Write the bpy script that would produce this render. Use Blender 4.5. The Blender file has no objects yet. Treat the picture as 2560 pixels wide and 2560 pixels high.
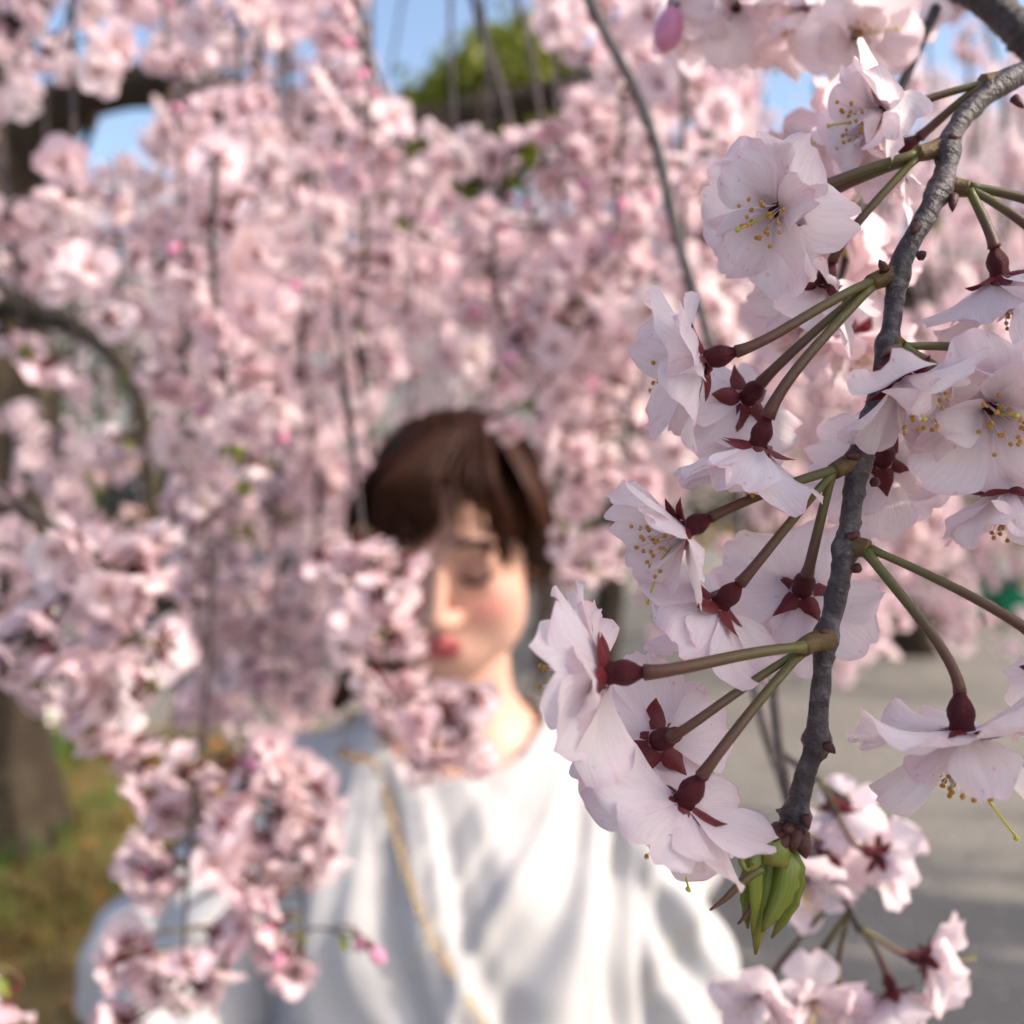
import bpy, math, random
import numpy as np
from mathutils import Vector, Matrix, Euler

# ------------------------------------------------------------------ camera, sky, sun, exposure
SC = bpy.context.scene
COL = SC.collection
CAM_Z = 1.5
PITCH = math.atan(150 / 2560)
cam_data = bpy.data.cameras.new('camera')
cam_data.sensor_width = 36.0
cam_data.lens = 36.0
cam_data.clip_start = 0.01
cam_data.clip_end = 2000.0
cam_data.dof.use_dof = True
cam_data.dof.focus_distance = 0.196
cam_data.dof.aperture_fstop = 36.0 / 3.5
cam = bpy.data.objects.new('camera', cam_data)
cam.location = (0, 0, CAM_Z)
cam.rotation_euler = (math.pi / 2 - PITCH, 0, 0)
COL.objects.link(cam)
SC.camera = cam

SUN_DIR = Vector((0.76, -0.22, 0.68)).normalized()      # towards the sun
SUN_EL = math.asin(SUN_DIR.z)
SUN_AZ = math.atan2(SUN_DIR.x, SUN_DIR.y)               # clockwise from +Y
world = bpy.data.worlds.new('World')
SC.world = world
world.use_nodes = True
wn = world.node_tree
wn.nodes.clear()
sky = wn.nodes.new('ShaderNodeTexSky')
sky.sky_type = 'NISHITA'
sky.sun_disc = False
sky.sun_elevation = SUN_EL
sky.sun_rotation = SUN_AZ
sky.air_density = 1.0
sky.dust_density = 3.2
sky.ozone_density = 1.0
bg = wn.nodes.new('ShaderNodeBackground')
bg.inputs['Strength'].default_value = 0.15
wo = wn.nodes.new('ShaderNodeOutputWorld')
wn.links.new(sky.outputs[0], bg.inputs[0])
wn.links.new(bg.outputs[0], wo.inputs[0])

sun_data = bpy.data.lights.new('sun', 'SUN')
sun_data.energy = 2.9
sun_data.angle = math.radians(0.55)
sun_data.color = (1.0, 0.90, 0.78)
sun = bpy.data.objects.new('sun', sun_data)
sun.rotation_euler = SUN_DIR.to_track_quat('Z', 'Y').to_euler()
sun.location = (8, -2, 8)
COL.objects.link(sun)

SC.view_settings.view_transform = 'Standard'
SC.view_settings.look = 'None'
SC.view_settings.gamma = 1.0
SC.view_settings.use_curve_mapping = False
SC.view_settings.exposure = 0.93
SC.render.engine = 'CYCLES'
SC.cycles.use_adaptive_sampling = True
SC.cycles.adaptive_threshold = 0.05
SC.cycles.use_denoising = True
try:
    SC.cycles.denoiser = 'OPENIMAGEDENOISE'
except Exception:
    pass
SC.cycles.max_bounces = 8
SC.cycles.transmission_bounces = 6
SC.cycles.diffuse_bounces = 5
SC.cycles.sample_clamp_indirect = 6.0
SC.cycles.blur_glossy = 0.5

# ------------------------------------------------------------------ helpers
RV = Vector((1, 0, 0))
FV = Vector((0, math.cos(PITCH), -math.sin(PITCH)))
UV_ = Vector((0, math.sin(PITCH), math.cos(PITCH)))
CAM = Vector((0, 0, CAM_Z))


def P(px, py, d):
    """the point seen at photograph pixel (px, py), d metres deep"""
    return CAM + FV * d + RV * ((px - 1280) / 2560 * d) - UV_ * ((py - 1280) / 2560 * d)


def D(ix, iy, away):
    """a direction given as image right, image down, away from the viewer"""
    return (RV * ix - UV_ * iy + FV * away).normalized()


def proj(p):
    q = Vector(p) - CAM
    d = q.dot(FV)
    return 1280 + q.dot(RV) / d * 2560, 1280 - q.dot(UV_) / d * 2560, d


def link(o, parent=None):
    COL.objects.link(o)
    if parent is not None:
        o.parent = parent
    return o


def tag(o, label=None, cat=None, group=None, kind=None):
    if label: o['label'] = label
    if cat: o['category'] = cat
    if group: o['group'] = group
    if kind: o['kind'] = kind
    return o


def empty(name, loc):
    o = bpy.data.objects.new(name, None)
    o.location = loc
    o.empty_display_size = 0.02
    return link(o)


def mesh_data(name, verts, faces, mats, uv=None, midx=None, smooth=True, tint=None):
    me = bpy.data.meshes.new(name)
    v = np.asarray(verts, dtype=np.float32).reshape(-1, 3)
    if isinstance(faces, np.ndarray) and faces.ndim == 2:
        n, k = faces.shape
        me.vertices.add(len(v)); me.vertices.foreach_set('co', v.ravel())
        me.loops.add(n * k); me.loops.foreach_set('vertex_index', faces.astype(np.int32).ravel())
        me.polygons.add(n)
        me.polygons.foreach_set('loop_start', np.arange(0, n * k, k, dtype=np.int32))
        me.update(calc_edges=True)
    else:
        me.from_pydata([tuple(map(float, p)) for p in v], [], [tuple(int(i) for i in f) for f in faces])
    for m in (mats if isinstance(mats, (list, tuple)) else [mats]):
        me.materials.append(m)
    if smooth:
        me.polygons.foreach_set('use_smooth', np.ones(len(me.polygons), dtype=bool))
    if midx is not None:
        me.polygons.foreach_set('material_index', np.asarray(midx, dtype=np.int32))
    if uv is not None:
        lay = me.uv_layers.new(name='UVMap')
        vi = np.zeros(len(me.loops), dtype=np.int32)
        me.loops.foreach_get('vertex_index', vi)
        lay.data.foreach_set('uv', np.asarray(uv, dtype=np.float32)[vi].ravel())
    if tint is not None:
        a = me.color_attributes.new('tint', 'FLOAT_COLOR', 'POINT')
        a.data.foreach_set('color', np.asarray(tint, dtype=np.float32).ravel())
    me.update()
    return me


def obj(name, me, parent=None, mat=None):
    o = bpy.data.objects.new(name, me)
    if mat is not None:
        o.matrix_local = mat
    return link(o, parent)


class Bag:
    """collects pieces of ONE mesh"""
    def __init__(s): s.v = []; s.f = []; s.u = []; s.m = []; s.n = 0
    def add(s, v, f, u=None, m=0):
        v = np.asarray(v, float)
        s.v.append(v)
        s.f += [tuple(int(i) + s.n for i in q) for q in f]
        s.u.append(np.zeros((len(v), 2)) if u is None else np.asarray(u, float))
        s.m += [m] * len(f)
        s.n += len(v)
    def data(s, name, mats, smooth=True):
        return mesh_data(name, np.concatenate(s.v), s.f, mats, np.concatenate(s.u), s.m, smooth)


def smooth_path(pts, n):
    """Catmull-Rom through pts (N x k), n samples"""
    p = np.asarray(pts, float)
    if len(p) == 2:
        t = np.linspace(0, 1, n)[:, None]
        return p[0] * (1 - t) + p[1] * t
    q = np.vstack([2 * p[0] - p[1], p, 2 * p[-1] - p[-2]])
    out = []
    for t in np.linspace(0, len(p) - 1 - 1e-6, n):
        i = int(t); f = t - i
        a, b, c, d = q[i], q[i + 1], q[i + 2], q[i + 3]
        out.append(0.5 * (2 * b + (c - a) * f + (2 * a - 5 * b + 4 * c - d) * f * f + (3 * b - a - 3 * c + d) * f ** 3))
    return np.array(out)


def tube(path, radii, sides=8, cap=True, bump=None):
    path = np.asarray(path, float); n = len(path)
    radii = np.broadcast_to(np.asarray(radii, float), (n,))
    t = np.gradient(path, axis=0)
    t /= np.linalg.norm(t, axis=1)[:, None] + 1e-12
    a = np.array([0, 0, 1.0]) if abs(t[0][2]) < 0.9 else np.array([1.0, 0, 0])
    x = np.cross(t[0], a); x /= np.linalg.norm(x)
    V, U = [], []
    L = np.concatenate([[0], np.cumsum(np.linalg.norm(np.diff(path, axis=0), axis=1))])
    for i in range(n):
        x = x - t[i] * np.dot(x, t[i]); x /= np.linalg.norm(x)
        y = np.cross(t[i], x)
        for k in range(sides):
            an = 2 * math.pi * k / sides
            r = radii[i] * (1 if bump is None else bump[i, k])
            V.append(path[i] + r * (x * math.cos(an) + y * math.sin(an)))
            U.append((k / sides, L[i] / max(L[-1], 1e-9)))
    F = []
    for i in range(n - 1):
        for k in range(sides):
            b = (k + 1) % sides
            F.append((i * sides + k, i * sides + b, (i + 1) * sides + b, (i + 1) * sides + k))
    if cap:
        F.append(tuple(range(sides))[::-1])
        F.append(tuple((n - 1) * sides + k for k in range(sides)))
    return np.array(V), F, np.array(U)


def lathe(profile, sides=10):
    """profile: (r, z) list, axis Z"""
    V, F, U = [], [], []
    n = len(profile)
    for i, (r, z) in enumerate(profile):
        for k in range(sides):
            a = 2 * math.pi * k / sides
            V.append((r * math.cos(a), r * math.sin(a), z)); U.append((k / sides, i / (n - 1)))
    for i in range(n - 1):
        for k in range(sides):
            b = (k + 1) % sides
            F.append((i * sides + k, i * sides + b, (i + 1) * sides + b, (i + 1) * sides + k))
    F.append(tuple(range(sides))[::-1]); F.append(tuple((n - 1) * sides + k for k in range(sides)))
    return np.array(V), F, np.array(U)


def box(c, s):
    c = np.array(c, float); s = np.array(s, float) / 2
    V = [c + s * np.array(k) for k in ((-1,-1,-1),(1,-1,-1),(1,1,-1),(-1,1,-1),(-1,-1,1),(1,-1,1),(1,1,1),(-1,1,1))]
    F = [(0,3,2,1),(4,5,6,7),(0,1,5,4),(1,2,6,5),(2,3,7,6),(3,0,4,7)]
    return np.array(V), F


def frame(axis, roll=0.0, origin=(0, 0, 0), scale=1.0):
    q = Vector(axis).normalized().to_track_quat('Z', 'Y')
    return Matrix.Translation(Vector(origin)) @ q.to_matrix().to_4x4() @ Matrix.Rotation(roll, 4, 'Z') @ Matrix.Scale(scale, 4)


def xf(mat, v):
    m = np.array(mat)
    return np.asarray(v) @ m[:3, :3].T + m[:3, 3]


# ------------------------------------------------------------------ materials
def new_mat(name):
    m = bpy.data.materials.new(name); m.use_nodes = True
    nt = m.node_tree; nt.nodes.clear()
    out = nt.nodes.new('ShaderNodeOutputMaterial')
    return m, nt, out


def N(nt, kind, **kw):
    n = nt.nodes.new(kind)
    for k, v in kw.items():
        if k.startswith('i_'):
            n.inputs[k[2:].replace('_', ' ')].default_value = v
        else:
            setattr(n, k, v)
    return n


def ramp(nt, fac, stops):
    r = nt.nodes.new('ShaderNodeValToRGB')
    e = r.color_ramp.elements
    while len(e) > 1: e.remove(e[-1])
    e[0].position = stops[0][0]; e[0].color = (*stops[0][1], 1)
    for p, c in stops[1:]:
        k = e.new(p); k.color = (*c, 1)
    nt.links.new(fac, r.inputs[0])
    return r.outputs[0]


def mixc(nt, fac, a, b, mode='MIX'):
    m = nt.nodes.new('ShaderNodeMix'); m.data_type = 'RGBA'; m.blend_type = mode
    for s, v in ((m.inputs[0], fac), (m.inputs[6], a), (m.inputs[7], b)):
        if isinstance(v, (int, float)): s.default_value = v
        elif isinstance(v, tuple): s.default_value = (*v, 1) if len(v) == 3 else v
        else: nt.links.new(v, s)
    return m.outputs[2]


def noise(nt, scale, coord=None, detail=4.0, rough=0.55, vec_scale=None):
    n = nt.nodes.new('ShaderNodeTexNoise')
    n.inputs['Scale'].default_value = scale; n.inputs['Detail'].default_value = detail
    n.inputs['Roughness'].default_value = rough
    if coord is None:
        coord = nt.nodes.new('ShaderNodeTexCoord').outputs['Object']
    if vec_scale is not None:
        mp = nt.nodes.new('ShaderNodeMapping'); mp.inputs['Scale'].default_value = vec_scale
        nt.links.new(coord, mp.inputs[0]); coord = mp.outputs[0]
    nt.links.new(coord, n.inputs['Vector'])
    return n.outputs['Fac']


def bump(nt, h, strength, dist):
    b = nt.nodes.new('ShaderNodeBump')
    b.inputs['Strength'].default_value = strength; b.inputs['Distance'].default_value = dist
    nt.links.new(h, b.inputs['Height'])
    return b.outputs[0]


def principled(nt, out, color, rough=0.6, spec=0.4, normal=None, metal=0.0, translucent=0.0, tcolor=None, sss=0.0):
    p = nt.nodes.new('ShaderNodeBsdfPrincipled')
    if isinstance(color, tuple): p.inputs['Base Color'].default_value = (*color, 1)
    else: nt.links.new(color, p.inputs['Base Color'])
    if isinstance(rough, (int, float)): p.inputs['Roughness'].default_value = rough
    else: nt.links.new(rough, p.inputs['Roughness'])
    p.inputs['Specular IOR Level'].default_value = spec
    p.inputs['Metallic'].default_value = metal
    if sss:
        p.inputs['Subsurface Weight'].default_value = sss
        p.inputs['Subsurface Radius'].default_value = (1.0, 0.35, 0.2)
        p.inputs['Subsurface Scale'].default_value = 0.006
    if normal is not None: nt.links.new(normal, p.inputs['Normal'])
    if translucent > 0:
        t = nt.nodes.new('ShaderNodeBsdfTranslucent')
        tc = color if tcolor is None else tcolor
        if isinstance(tc, tuple): t.inputs[0].default_value = (*tc, 1)
        else: nt.links.new(tc, t.inputs[0])
        if normal is not None: nt.links.new(normal, t.inputs['Normal'])
        mx = nt.nodes.new('ShaderNodeMixShader'); mx.inputs[0].default_value = translucent
        nt.links.new(p.outputs[0], mx.inputs[1]); nt.links.new(t.outputs[0], mx.inputs[2])
        nt.links.new(mx.outputs[0], out.inputs[0])
    else:
        nt.links.new(p.outputs[0], out.inputs[0])
    return p


def make_petal(name, pale, pink, deep, veins=True, heart=.75):
    m, nt, out = new_mat(name)
    uv = N(nt, 'ShaderNodeTexCoord').outputs['UV']
    sep = N(nt, 'ShaderNodeSeparateXYZ'); nt.links.new(uv, sep.inputs[0])
    inf = N(nt, 'ShaderNodeObjectInfo')
    body = mixc(nt, inf.outputs['Random'], pale, pink)
    edge = ramp(nt, sep.outputs['Y'], [(0.0, (heart,) * 3), (0.12 if veins else .2, (heart * .25,) * 3), (0.55, (0.0, 0.0, 0.0)), (0.88, (0.32, 0.32, 0.32)), (1.0, (0.75, 0.75, 0.75))])
    blot = noise(nt, 3.0, uv, 2.0)
    mul = N(nt, 'ShaderNodeMath', operation='MULTIPLY'); nt.links.new(edge, mul.inputs[0]); nt.links.new(blot, mul.inputs[1])
    c = mixc(nt, mul.outputs[0], body, deep)
    nrm = None
    if veins:
        v = noise(nt, 1.0, uv, 3.0, 0.6, (30, 2.2, 1))
        c = mixc(nt, ramp(nt, v, [(0.36, (0.22, 0.22, 0.22)), (0.56, (0, 0, 0))]), c, (0.80, 0.60, 0.68), 'MULTIPLY')
        nrm = bump(nt, v, 0.5, 0.0005)
        sp = noise(nt, 1.0, uv, 1.0, .4, (9, 7, 1))
        c = mixc(nt, ramp(nt, sp, [(.735, (0, 0, 0)), (.765, (.5, .5, .5))]), c, (0.66, 0.38, 0.36))
    principled(nt, out, c, 0.5, 0.35, nrm, translucent=0.5, tcolor=mixc(nt, 0.22, c, (0.95, 0.74, 0.72)))
    return m


M = {}
M['petal'] = make_petal('petal', (0.94, 0.885, 0.89), (0.93, 0.84, 0.865), (0.84, 0.45, 0.57))
M['petal_mid'] = make_petal('petal_mid', (0.94, 0.86, 0.86), (0.89, 0.71, 0.755), (0.62, 0.20, 0.29), False, 1.1)

m, nt, out = new_mat('petal_far'); M['petal_far'] = m
inf = N(nt, 'ShaderNodeObjectInfo')
c = mixc(nt, noise(nt, 2.2), (0.90, 0.80, 0.79), (0.82, 0.65, 0.67))
principled(nt, out, c, 0.7, 0.2, translucent=0.4)

m, nt, out = new_mat('bud_pink'); M['bud'] = m
principled(nt, out, mixc(nt, noise(nt, 300), (0.72, 0.22, 0.40), (0.80, 0.40, 0.55)), 0.5, 0.4, translucent=0.25)

m, nt, out = new_mat('calyx'); M['calyx'] = m
nz = noise(nt, 700); 
principled(nt, out, mixc(nt, nz, (0.045, 0.004, 0.008), (0.145, 0.011, 0.018)), 0.5, 0.3, bump(nt, noise(nt, 1100, None, 6, .75), 1.0, 0.0009))

m, nt, out = new_mat('sepal'); M['sepal'] = m
uv = N(nt, 'ShaderNodeTexCoord').outputs['UV']; sep = N(nt, 'ShaderNodeSeparateXYZ'); nt.links.new(uv, sep.inputs[0])
c = ramp(nt, sep.outputs['Y'], [(0, (0.17, 0.010, 0.016)), (0.7, (0.19, 0.016, 0.020)), (1, (0.20, 0.07, 0.025))])
c = mixc(nt, noise(nt, 900), c, (0.09, 0.006, 0.010))
principled(nt, out, c, 0.5, 0.4, bump(nt, noise(nt, 1500), 0.4, 0.0004), translucent=0.15)

m, nt, out = new_mat('stalk'); M['stalk'] = m
uv = N(nt, 'ShaderNodeTexCoord').outputs['UV']; sep = N(nt, 'ShaderNodeSeparateXYZ'); nt.links.new(uv, sep.inputs[0])
inf = N(nt, 'ShaderNodeObjectInfo')
c = ramp(nt, sep.outputs['Y'], [(0, (0.15, 0.16, 0.028)), (0.35, (0.12, 0.095, 0.024)), (0.6, (0.10, 0.040, 0.022)), (0.85, (0.13, 0.022, 0.022)), (1, (0.11, 0.009, 0.013))])
c = mixc(nt, noise(nt, 900), c, (0.10, 0.07, 0.03))
principled(nt, out, c, 0.5, 0.45, bump(nt, noise(nt, 2500), 0.4, 0.0003))

m, nt, out = new_mat('filament'); M['filament'] = m
principled(nt, out, (0.90, 0.80, 0.80), 0.5, 0.4, translucent=0.3)
m, nt, out = new_mat('anther'); M['anther'] = m
principled(nt, out, mixc(nt, noise(nt, 800), (0.62, 0.36, 0.06), (0.38, 0.15, 0.04)), 0.7, 0.2)
m, nt, out = new_mat('pistil'); M['pistil'] = m
principled(nt, out, (0.52, 0.45, 0.06), 0.5, 0.4)

m, nt, out = new_mat('twig_bark'); M['twig'] = m
n1 = noise(nt, 260, None, 6, 0.65); n2 = noise(nt, 900, None, 4, 0.7)
c = ramp(nt, n1, [(0.34, (0.022, 0.014, 0.015)), (0.5, (0.055, 0.040, 0.041)), (0.66, (0.15, 0.12, 0.115))])
c = mixc(nt, ramp(nt, n2, [(0.55, (0, 0, 0)), (0.72, (0.5, 0.5, 0.5))]), c, (0.06, 0.03, 0.025))
lu = N(nt, 'ShaderNodeTexCoord').outputs['UV']
len_ = noise(nt, 1.0, lu, 4.0, .6, (4, 105, 1))
c = mixc(nt, ramp(nt, len_, [(.60, (0, 0, 0)), (.68, (.55, .55, .55))]), c, (0.20, 0.15, 0.12))
c = mixc(nt, ramp(nt, noise(nt, 1.0, lu, 2.0, .5, (2, 90, 1)), [(.40, (.7, .7, .7)), (.50, (0, 0, 0))]), c, (0.040, 0.022, 0.020))
hb = N(nt, 'ShaderNodeMath', operation='ADD'); nt.links.new(n1, hb.inputs[0]); nt.links.new(len_, hb.inputs[1])
principled(nt, out, c, 0.40, 0.5, bump(nt, hb.outputs[0], 1.0, 0.0012))

m, nt, out = new_mat('spur'); M['spur'] = m
c = mixc(nt, noise(nt, 600), (0.10, 0.085, 0.02), (0.13, 0.05, 0.02))
principled(nt, out, c, 0.6, 0.4, bump(nt, noise(nt, 1200), 0.7, 0.0006))

m, nt, out = new_mat('bud_scale'); M['scale'] = m
principled(nt, out, mixc(nt, noise(nt, 500), (0.13, 0.035, 0.03), (0.05, 0.018, 0.016)), 0.5, 0.4, bump(nt, noise(nt, 900), 0.7, 0.0006), translucent=0.1)

m, nt, out = new_mat('young_leaf'); M['leaf'] = m
uv = N(nt, 'ShaderNodeTexCoord').outputs['UV']; sep = N(nt, 'ShaderNodeSeparateXYZ'); nt.links.new(uv, sep.inputs[0])
c = ramp(nt, sep.outputs['Y'], [(0, (0.42, 0.42, 0.12)), (0.4, (0.28, 0.33, 0.05)), (0.75, (0.30, 0.29, 0.05)), (1, (0.30, 0.13, 0.03))])
c = mixc(nt, noise(nt, 1.0, uv, 3, 0.6, (12, 2, 1)), c, (0.15, 0.21, 0.025))
principled(nt, out, c, 0.35, 0.5, bump(nt, noise(nt, 1.0, uv, 3, 0.6, (16, 2, 1)), 0.5, 0.0006), translucent=0.25)

m, nt, out = new_mat('tree_bark'); M['bark'] = m
n1 = noise(nt, 3.0, None, 8, 0.65, (1.2, 1.2, 0.5)); n2 = noise(nt, 16, None, 6, 0.7, (1, 1, 2.5))
c = ramp(nt, n1, [(0.3, (0.030, 0.022, 0.016)), (0.55, (0.075, 0.055, 0.038)), (0.75, (0.15, 0.125, 0.075))])
c = mixc(nt, ramp(nt, n2, [(0.45, (0, 0, 0)), (0.7, (0.7, 0.7, 0.7))]), c, (0.03, 0.022, 0.016))
hb = N(nt, 'ShaderNodeMath', operation='ADD'); nt.links.new(n1, hb.inputs[0]); nt.links.new(n2, hb.inputs[1])
principled(nt, out, c, 0.85, 0.2, bump(nt, hb.outputs[0], 1.0, 0.03))

m, nt, out = new_mat('leaf_green'); M['foliage'] = m
c = mixc(nt, noise(nt, 1.3), (0.13, 0.18, 0.015), (0.30, 0.30, 0.03))
principled(nt, out, c, 0.5, 0.4, translucent=0.35)
m, nt, out = new_mat('leaf_dark'); M['foliage_dark'] = m
c = mixc(nt, noise(nt, 1.5), (0.03, 0.055, 0.015), (0.08, 0.10, 0.03))
principled(nt, out, c, 0.5, 0.4, translucent=0.25)

m, nt, out = new_mat('asphalt'); M['asphalt'] = m
n1 = noise(nt, 1.1, None, 5); n2 = noise(nt, 160, None, 3, 0.8); n3 = noise(nt, 14, None, 5)
c = mixc(nt, n1, (0.19, 0.17, 0.145), (0.27, 0.245, 0.205))
c = mixc(nt, ramp(nt, n2, [(0.4, (0.55, 0.55, 0.55)), (0.62, (0, 0, 0))]), c, (0.09, 0.08, 0.07))
c = mixc(nt, ramp(nt, n3, [(0.5, (0, 0, 0)), (0.75, (0.3, 0.3, 0.3))]), c, (0.12, 0.10, 0.085))
principled(nt, out, c, 0.85, 0.3, bump(nt, n2, 0.8, 0.004))

m, nt, out = new_mat('soil'); M['soil'] = m
n1 = noise(nt, 1.6, None, 6); n2 = noise(nt, 22, None, 6, 0.7)
c = ramp(nt, n1, [(0.38, (0.07, 0.045, 0.022)), (0.5, (0.14, 0.085, 0.035)), (0.62, (0.08, 0.10, 0.025))])
c = mixc(nt, n2, c, (0.20, 0.14, 0.06))
principled(nt, out, c, 0.9, 0.1, bump(nt, n2, 1.0, 0.02))

m, nt, out = new_mat('grass_blade'); M['grass'] = m
c = mixc(nt, ramp(nt, noise(nt, 2.2), [(0.4, (0, 0, 0)), (0.6, (1, 1, 1))]), (0.08, 0.19, 0.020), (0.22, 0.17, 0.05))
principled(nt, out, c, 0.6, 0.3, translucent=0.35)
m, nt, out = new_mat('dry_leaf'); M['dry'] = m
c = mixc(nt, noise(nt, 9), (0.30, 0.12, 0.025), (0.22, 0.13, 0.05))
principled(nt, out, c, 0.7, 0.2, translucent=0.2)
m, nt, out = new_mat('kerb_stone'); M['kerb'] = m
n1 = noise(nt, 30, None, 6, 0.7)
principled(nt, out, mixc(nt, n1, (0.24, 0.19, 0.13), (0.15, 0.115, 0.075)), 0.9, 0.2, bump(nt, n1, 0.7, 0.006))

m, nt, out = new_mat('skin'); M['skin'] = m
vc = N(nt, 'ShaderNodeVertexColor', layer_name='tint')
c = mixc(nt, noise(nt, 60), vc.outputs[0], (0.95, 0.92, 0.92), 'MULTIPLY')
principled(nt, out, c, 0.48, 0.4, bump(nt, noise(nt, 900), 0.15, 0.0004), sss=0.25)

m, nt, out = new_mat('hair'); M['hair'] = m
n1 = noise(nt, 1.0, None, 4, 0.6, (160, 160, 8))
c = mixc(nt, n1, (0.006, 0.002, 0.002), (0.062, 0.020, 0.008))
principled(nt, out, c, 0.45, 0.16, bump(nt, n1, 0.6, 0.002))
m, nt, out = new_mat('lash'); M['lash'] = m
principled(nt, out, (0.03, 0.014, 0.012), 0.6, 0.3)
m, nt, out = new_mat('brow'); M['brow'] = m
principled(nt, out, (0.12, 0.06, 0.04), 0.7, 0.3)


def cloth(name, c1, c2, tr=0.0, sc=500):
    m, nt, out = new_mat(name); M[name] = m
    w = noise(nt, sc, None, 2)
    principled(nt, out, mixc(nt, noise(nt, 9), c1, c2), 0.9, 0.12, bump(nt, w, 0.25, 0.0006), translucent=tr)


cloth('white_cloth', (0.55, 0.535, 0.535), (0.515, 0.50, 0.505), 0.10)
cloth('cream_cloth', (0.66, 0.62, 0.54), (0.58, 0.54, 0.46), 0.1)
cloth('black_cloth', (0.02, 0.022, 0.026), (0.035, 0.038, 0.042))
cloth('navy_skirt', (0.03, 0.035, 0.05), (0.045, 0.05, 0.065))
cloth('black_leather', (0.015, 0.014, 0.014), (0.025, 0.022, 0.02))
cloth('shoe_white', (0.72, 0.70, 0.62), (0.66, 0.63, 0.55))
cloth('green_plastic', (0.008, 0.17, 0.085), (0.010, 0.22, 0.11))
cloth('dark_rubber', (0.03, 0.03, 0.03), (0.04, 0.04, 0.04))
m, nt, out = new_mat('gold'); M['gold'] = m
principled(nt, out, (0.62, 0.42, 0.17), 0.25, 0.5, metal=1.0)
# ------------------------------------------------------------------ petals and flowers
def petal_geo(L, W, a0, a1, cup, ruf, notch, jag, rng, nu=10, nv=11, r0=0.0016, z0=0.0, twist=0.0, fold=0.0):
    """a cherry petal growing from the rim of the calyx towards +X; flower axis +Z"""
    u = np.linspace(-1, 1, nu + 1)
    v = np.linspace(0, 1, nv + 1) ** 0.85
    U, Vv = np.meshgrid(u, v)
    ph = rng.uniform(0, 6.28, 6)
    tip = 1 - 0.20 * np.abs(U) ** 2.6 - notch * np.exp(-((U - rng.uniform(-.15, .15)) / 0.16) ** 2)
    tip = tip + jag * (np.sin(U * 9 + ph[0]) + 0.7 * np.sin(U * 17 + ph[1]))
    s = Vv * L * (1 + (tip - 1) * np.clip(Vv, 0, 1) ** 1.5)
    wv = (0.17 + 0.83 * np.sin(np.pi / 2 * np.clip(Vv / 0.68, 0, 1)) ** 1.25) * (1 - 0.24 * np.clip((Vv - 0.68) / 0.32, 0, 1) ** 1.6)
    edge = 1 + 0.035 * np.sin(Vv * 13 + ph[2] + np.sign(U))
    t = U * wv * W / 2 * edge
    b = a1 / L
    b = b if abs(b) > 1e-4 else 1e-4
    th = a0 + b * s
    r = r0 + (np.cos(a0) - np.cos(th)) / b
    z = z0 + (np.sin(th) - np.sin(a0)) / b
    h = cup * W * (U ** 2) * wv + fold * W * np.abs(U) * wv
    h = h + ruf * W * Vv ** 1.6 * (0.55 * np.sin(U * 2.6 + ph[3]) + 0.3 * np.sin(U * 5.2 + Vv * 3 + ph[4]) + 0.35 * np.sin(Vv * 5 + ph[5]))
    h = h + ruf * .35 * W * Vv * (np.abs(np.sin(U * 3.1 + ph[1])) - .5) + .018 * W * np.clip(Vv - .3, 0, 1) * np.sin(U * 11 + ph[2])
    ta = twist * Vv
    t2 = t * np.cos(ta) - h * np.sin(ta)
    h2 = t * np.sin(ta) + h * np.cos(ta)
    X = r - np.cos(th) * h2
    Z = z + np.sin(th) * h2
    verts = np.stack([X, t2, Z], -1).reshape(-1, 3)
    uv = np.stack([U * 0.5 + 0.5 + rng.uniform(0, 5), Vv], -1).reshape(-1, 2)
    k = nu + 1
    F = [(j * k + i, j * k + i + 1, (j + 1) * k + i + 1, (j + 1) * k + i) for j in range(nv) for i in range(nu)]
    return verts, F, uv


def petal_plan(rng, n_out=6, n_in=7, op=1.0, scale=1.0, rk=1.0):
    """list of (azimuth, geometry keyword set)"""
    out = []
    a = rng.uniform(0, 6.28)
    for i in range(n_out):
        out.append((a + i * 2 * math.pi / n_out + rng.normal(0, .12), dict(
            L=rng.uniform(.0155, .0185) * scale, W=rng.uniform(.0145, .0180) * scale,
            a0=(1.05 + rng.normal(0, .12)) * op, a1=rng.normal(.35, .28), cup=rng.uniform(-.10, .20), ruf=rk * rng.uniform(.07, .17),
            notch=rng.uniform(.04, .18), jag=rng.uniform(.006, .020), twist=rng.normal(0, .3), z0=0.0)))
    for i in range(n_in):
        sm = rng.uniform(.62, 1.05)
        out.append((a + .4 + i * 2 * math.pi / n_in + rng.normal(0, .2), dict(
            L=.0165 * sm * scale, W=rng.uniform(.009, .0150) * scale * (0.6 + .4 * sm),
            a0=(rng.uniform(.45, .95)) * op, a1=rng.normal(.45, .45), cup=rng.uniform(-.15, .25), ruf=rk * rng.uniform(.12, .28),
            notch=rng.uniform(0, .16), jag=rng.uniform(.006, .018), twist=rk * rng.normal(0, .7), z0=.0006, fold=rk * rng.uniform(-.2, .25))))
    return out


CALYX_PROF = [(0.0011, -.0072), (.0013, -.0063), (.0020, -.0052), (.0026, -.0038), (.0026, -.0026), (.0022, -.0013), (.0025, .0001), (.0018, .0006)]


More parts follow.
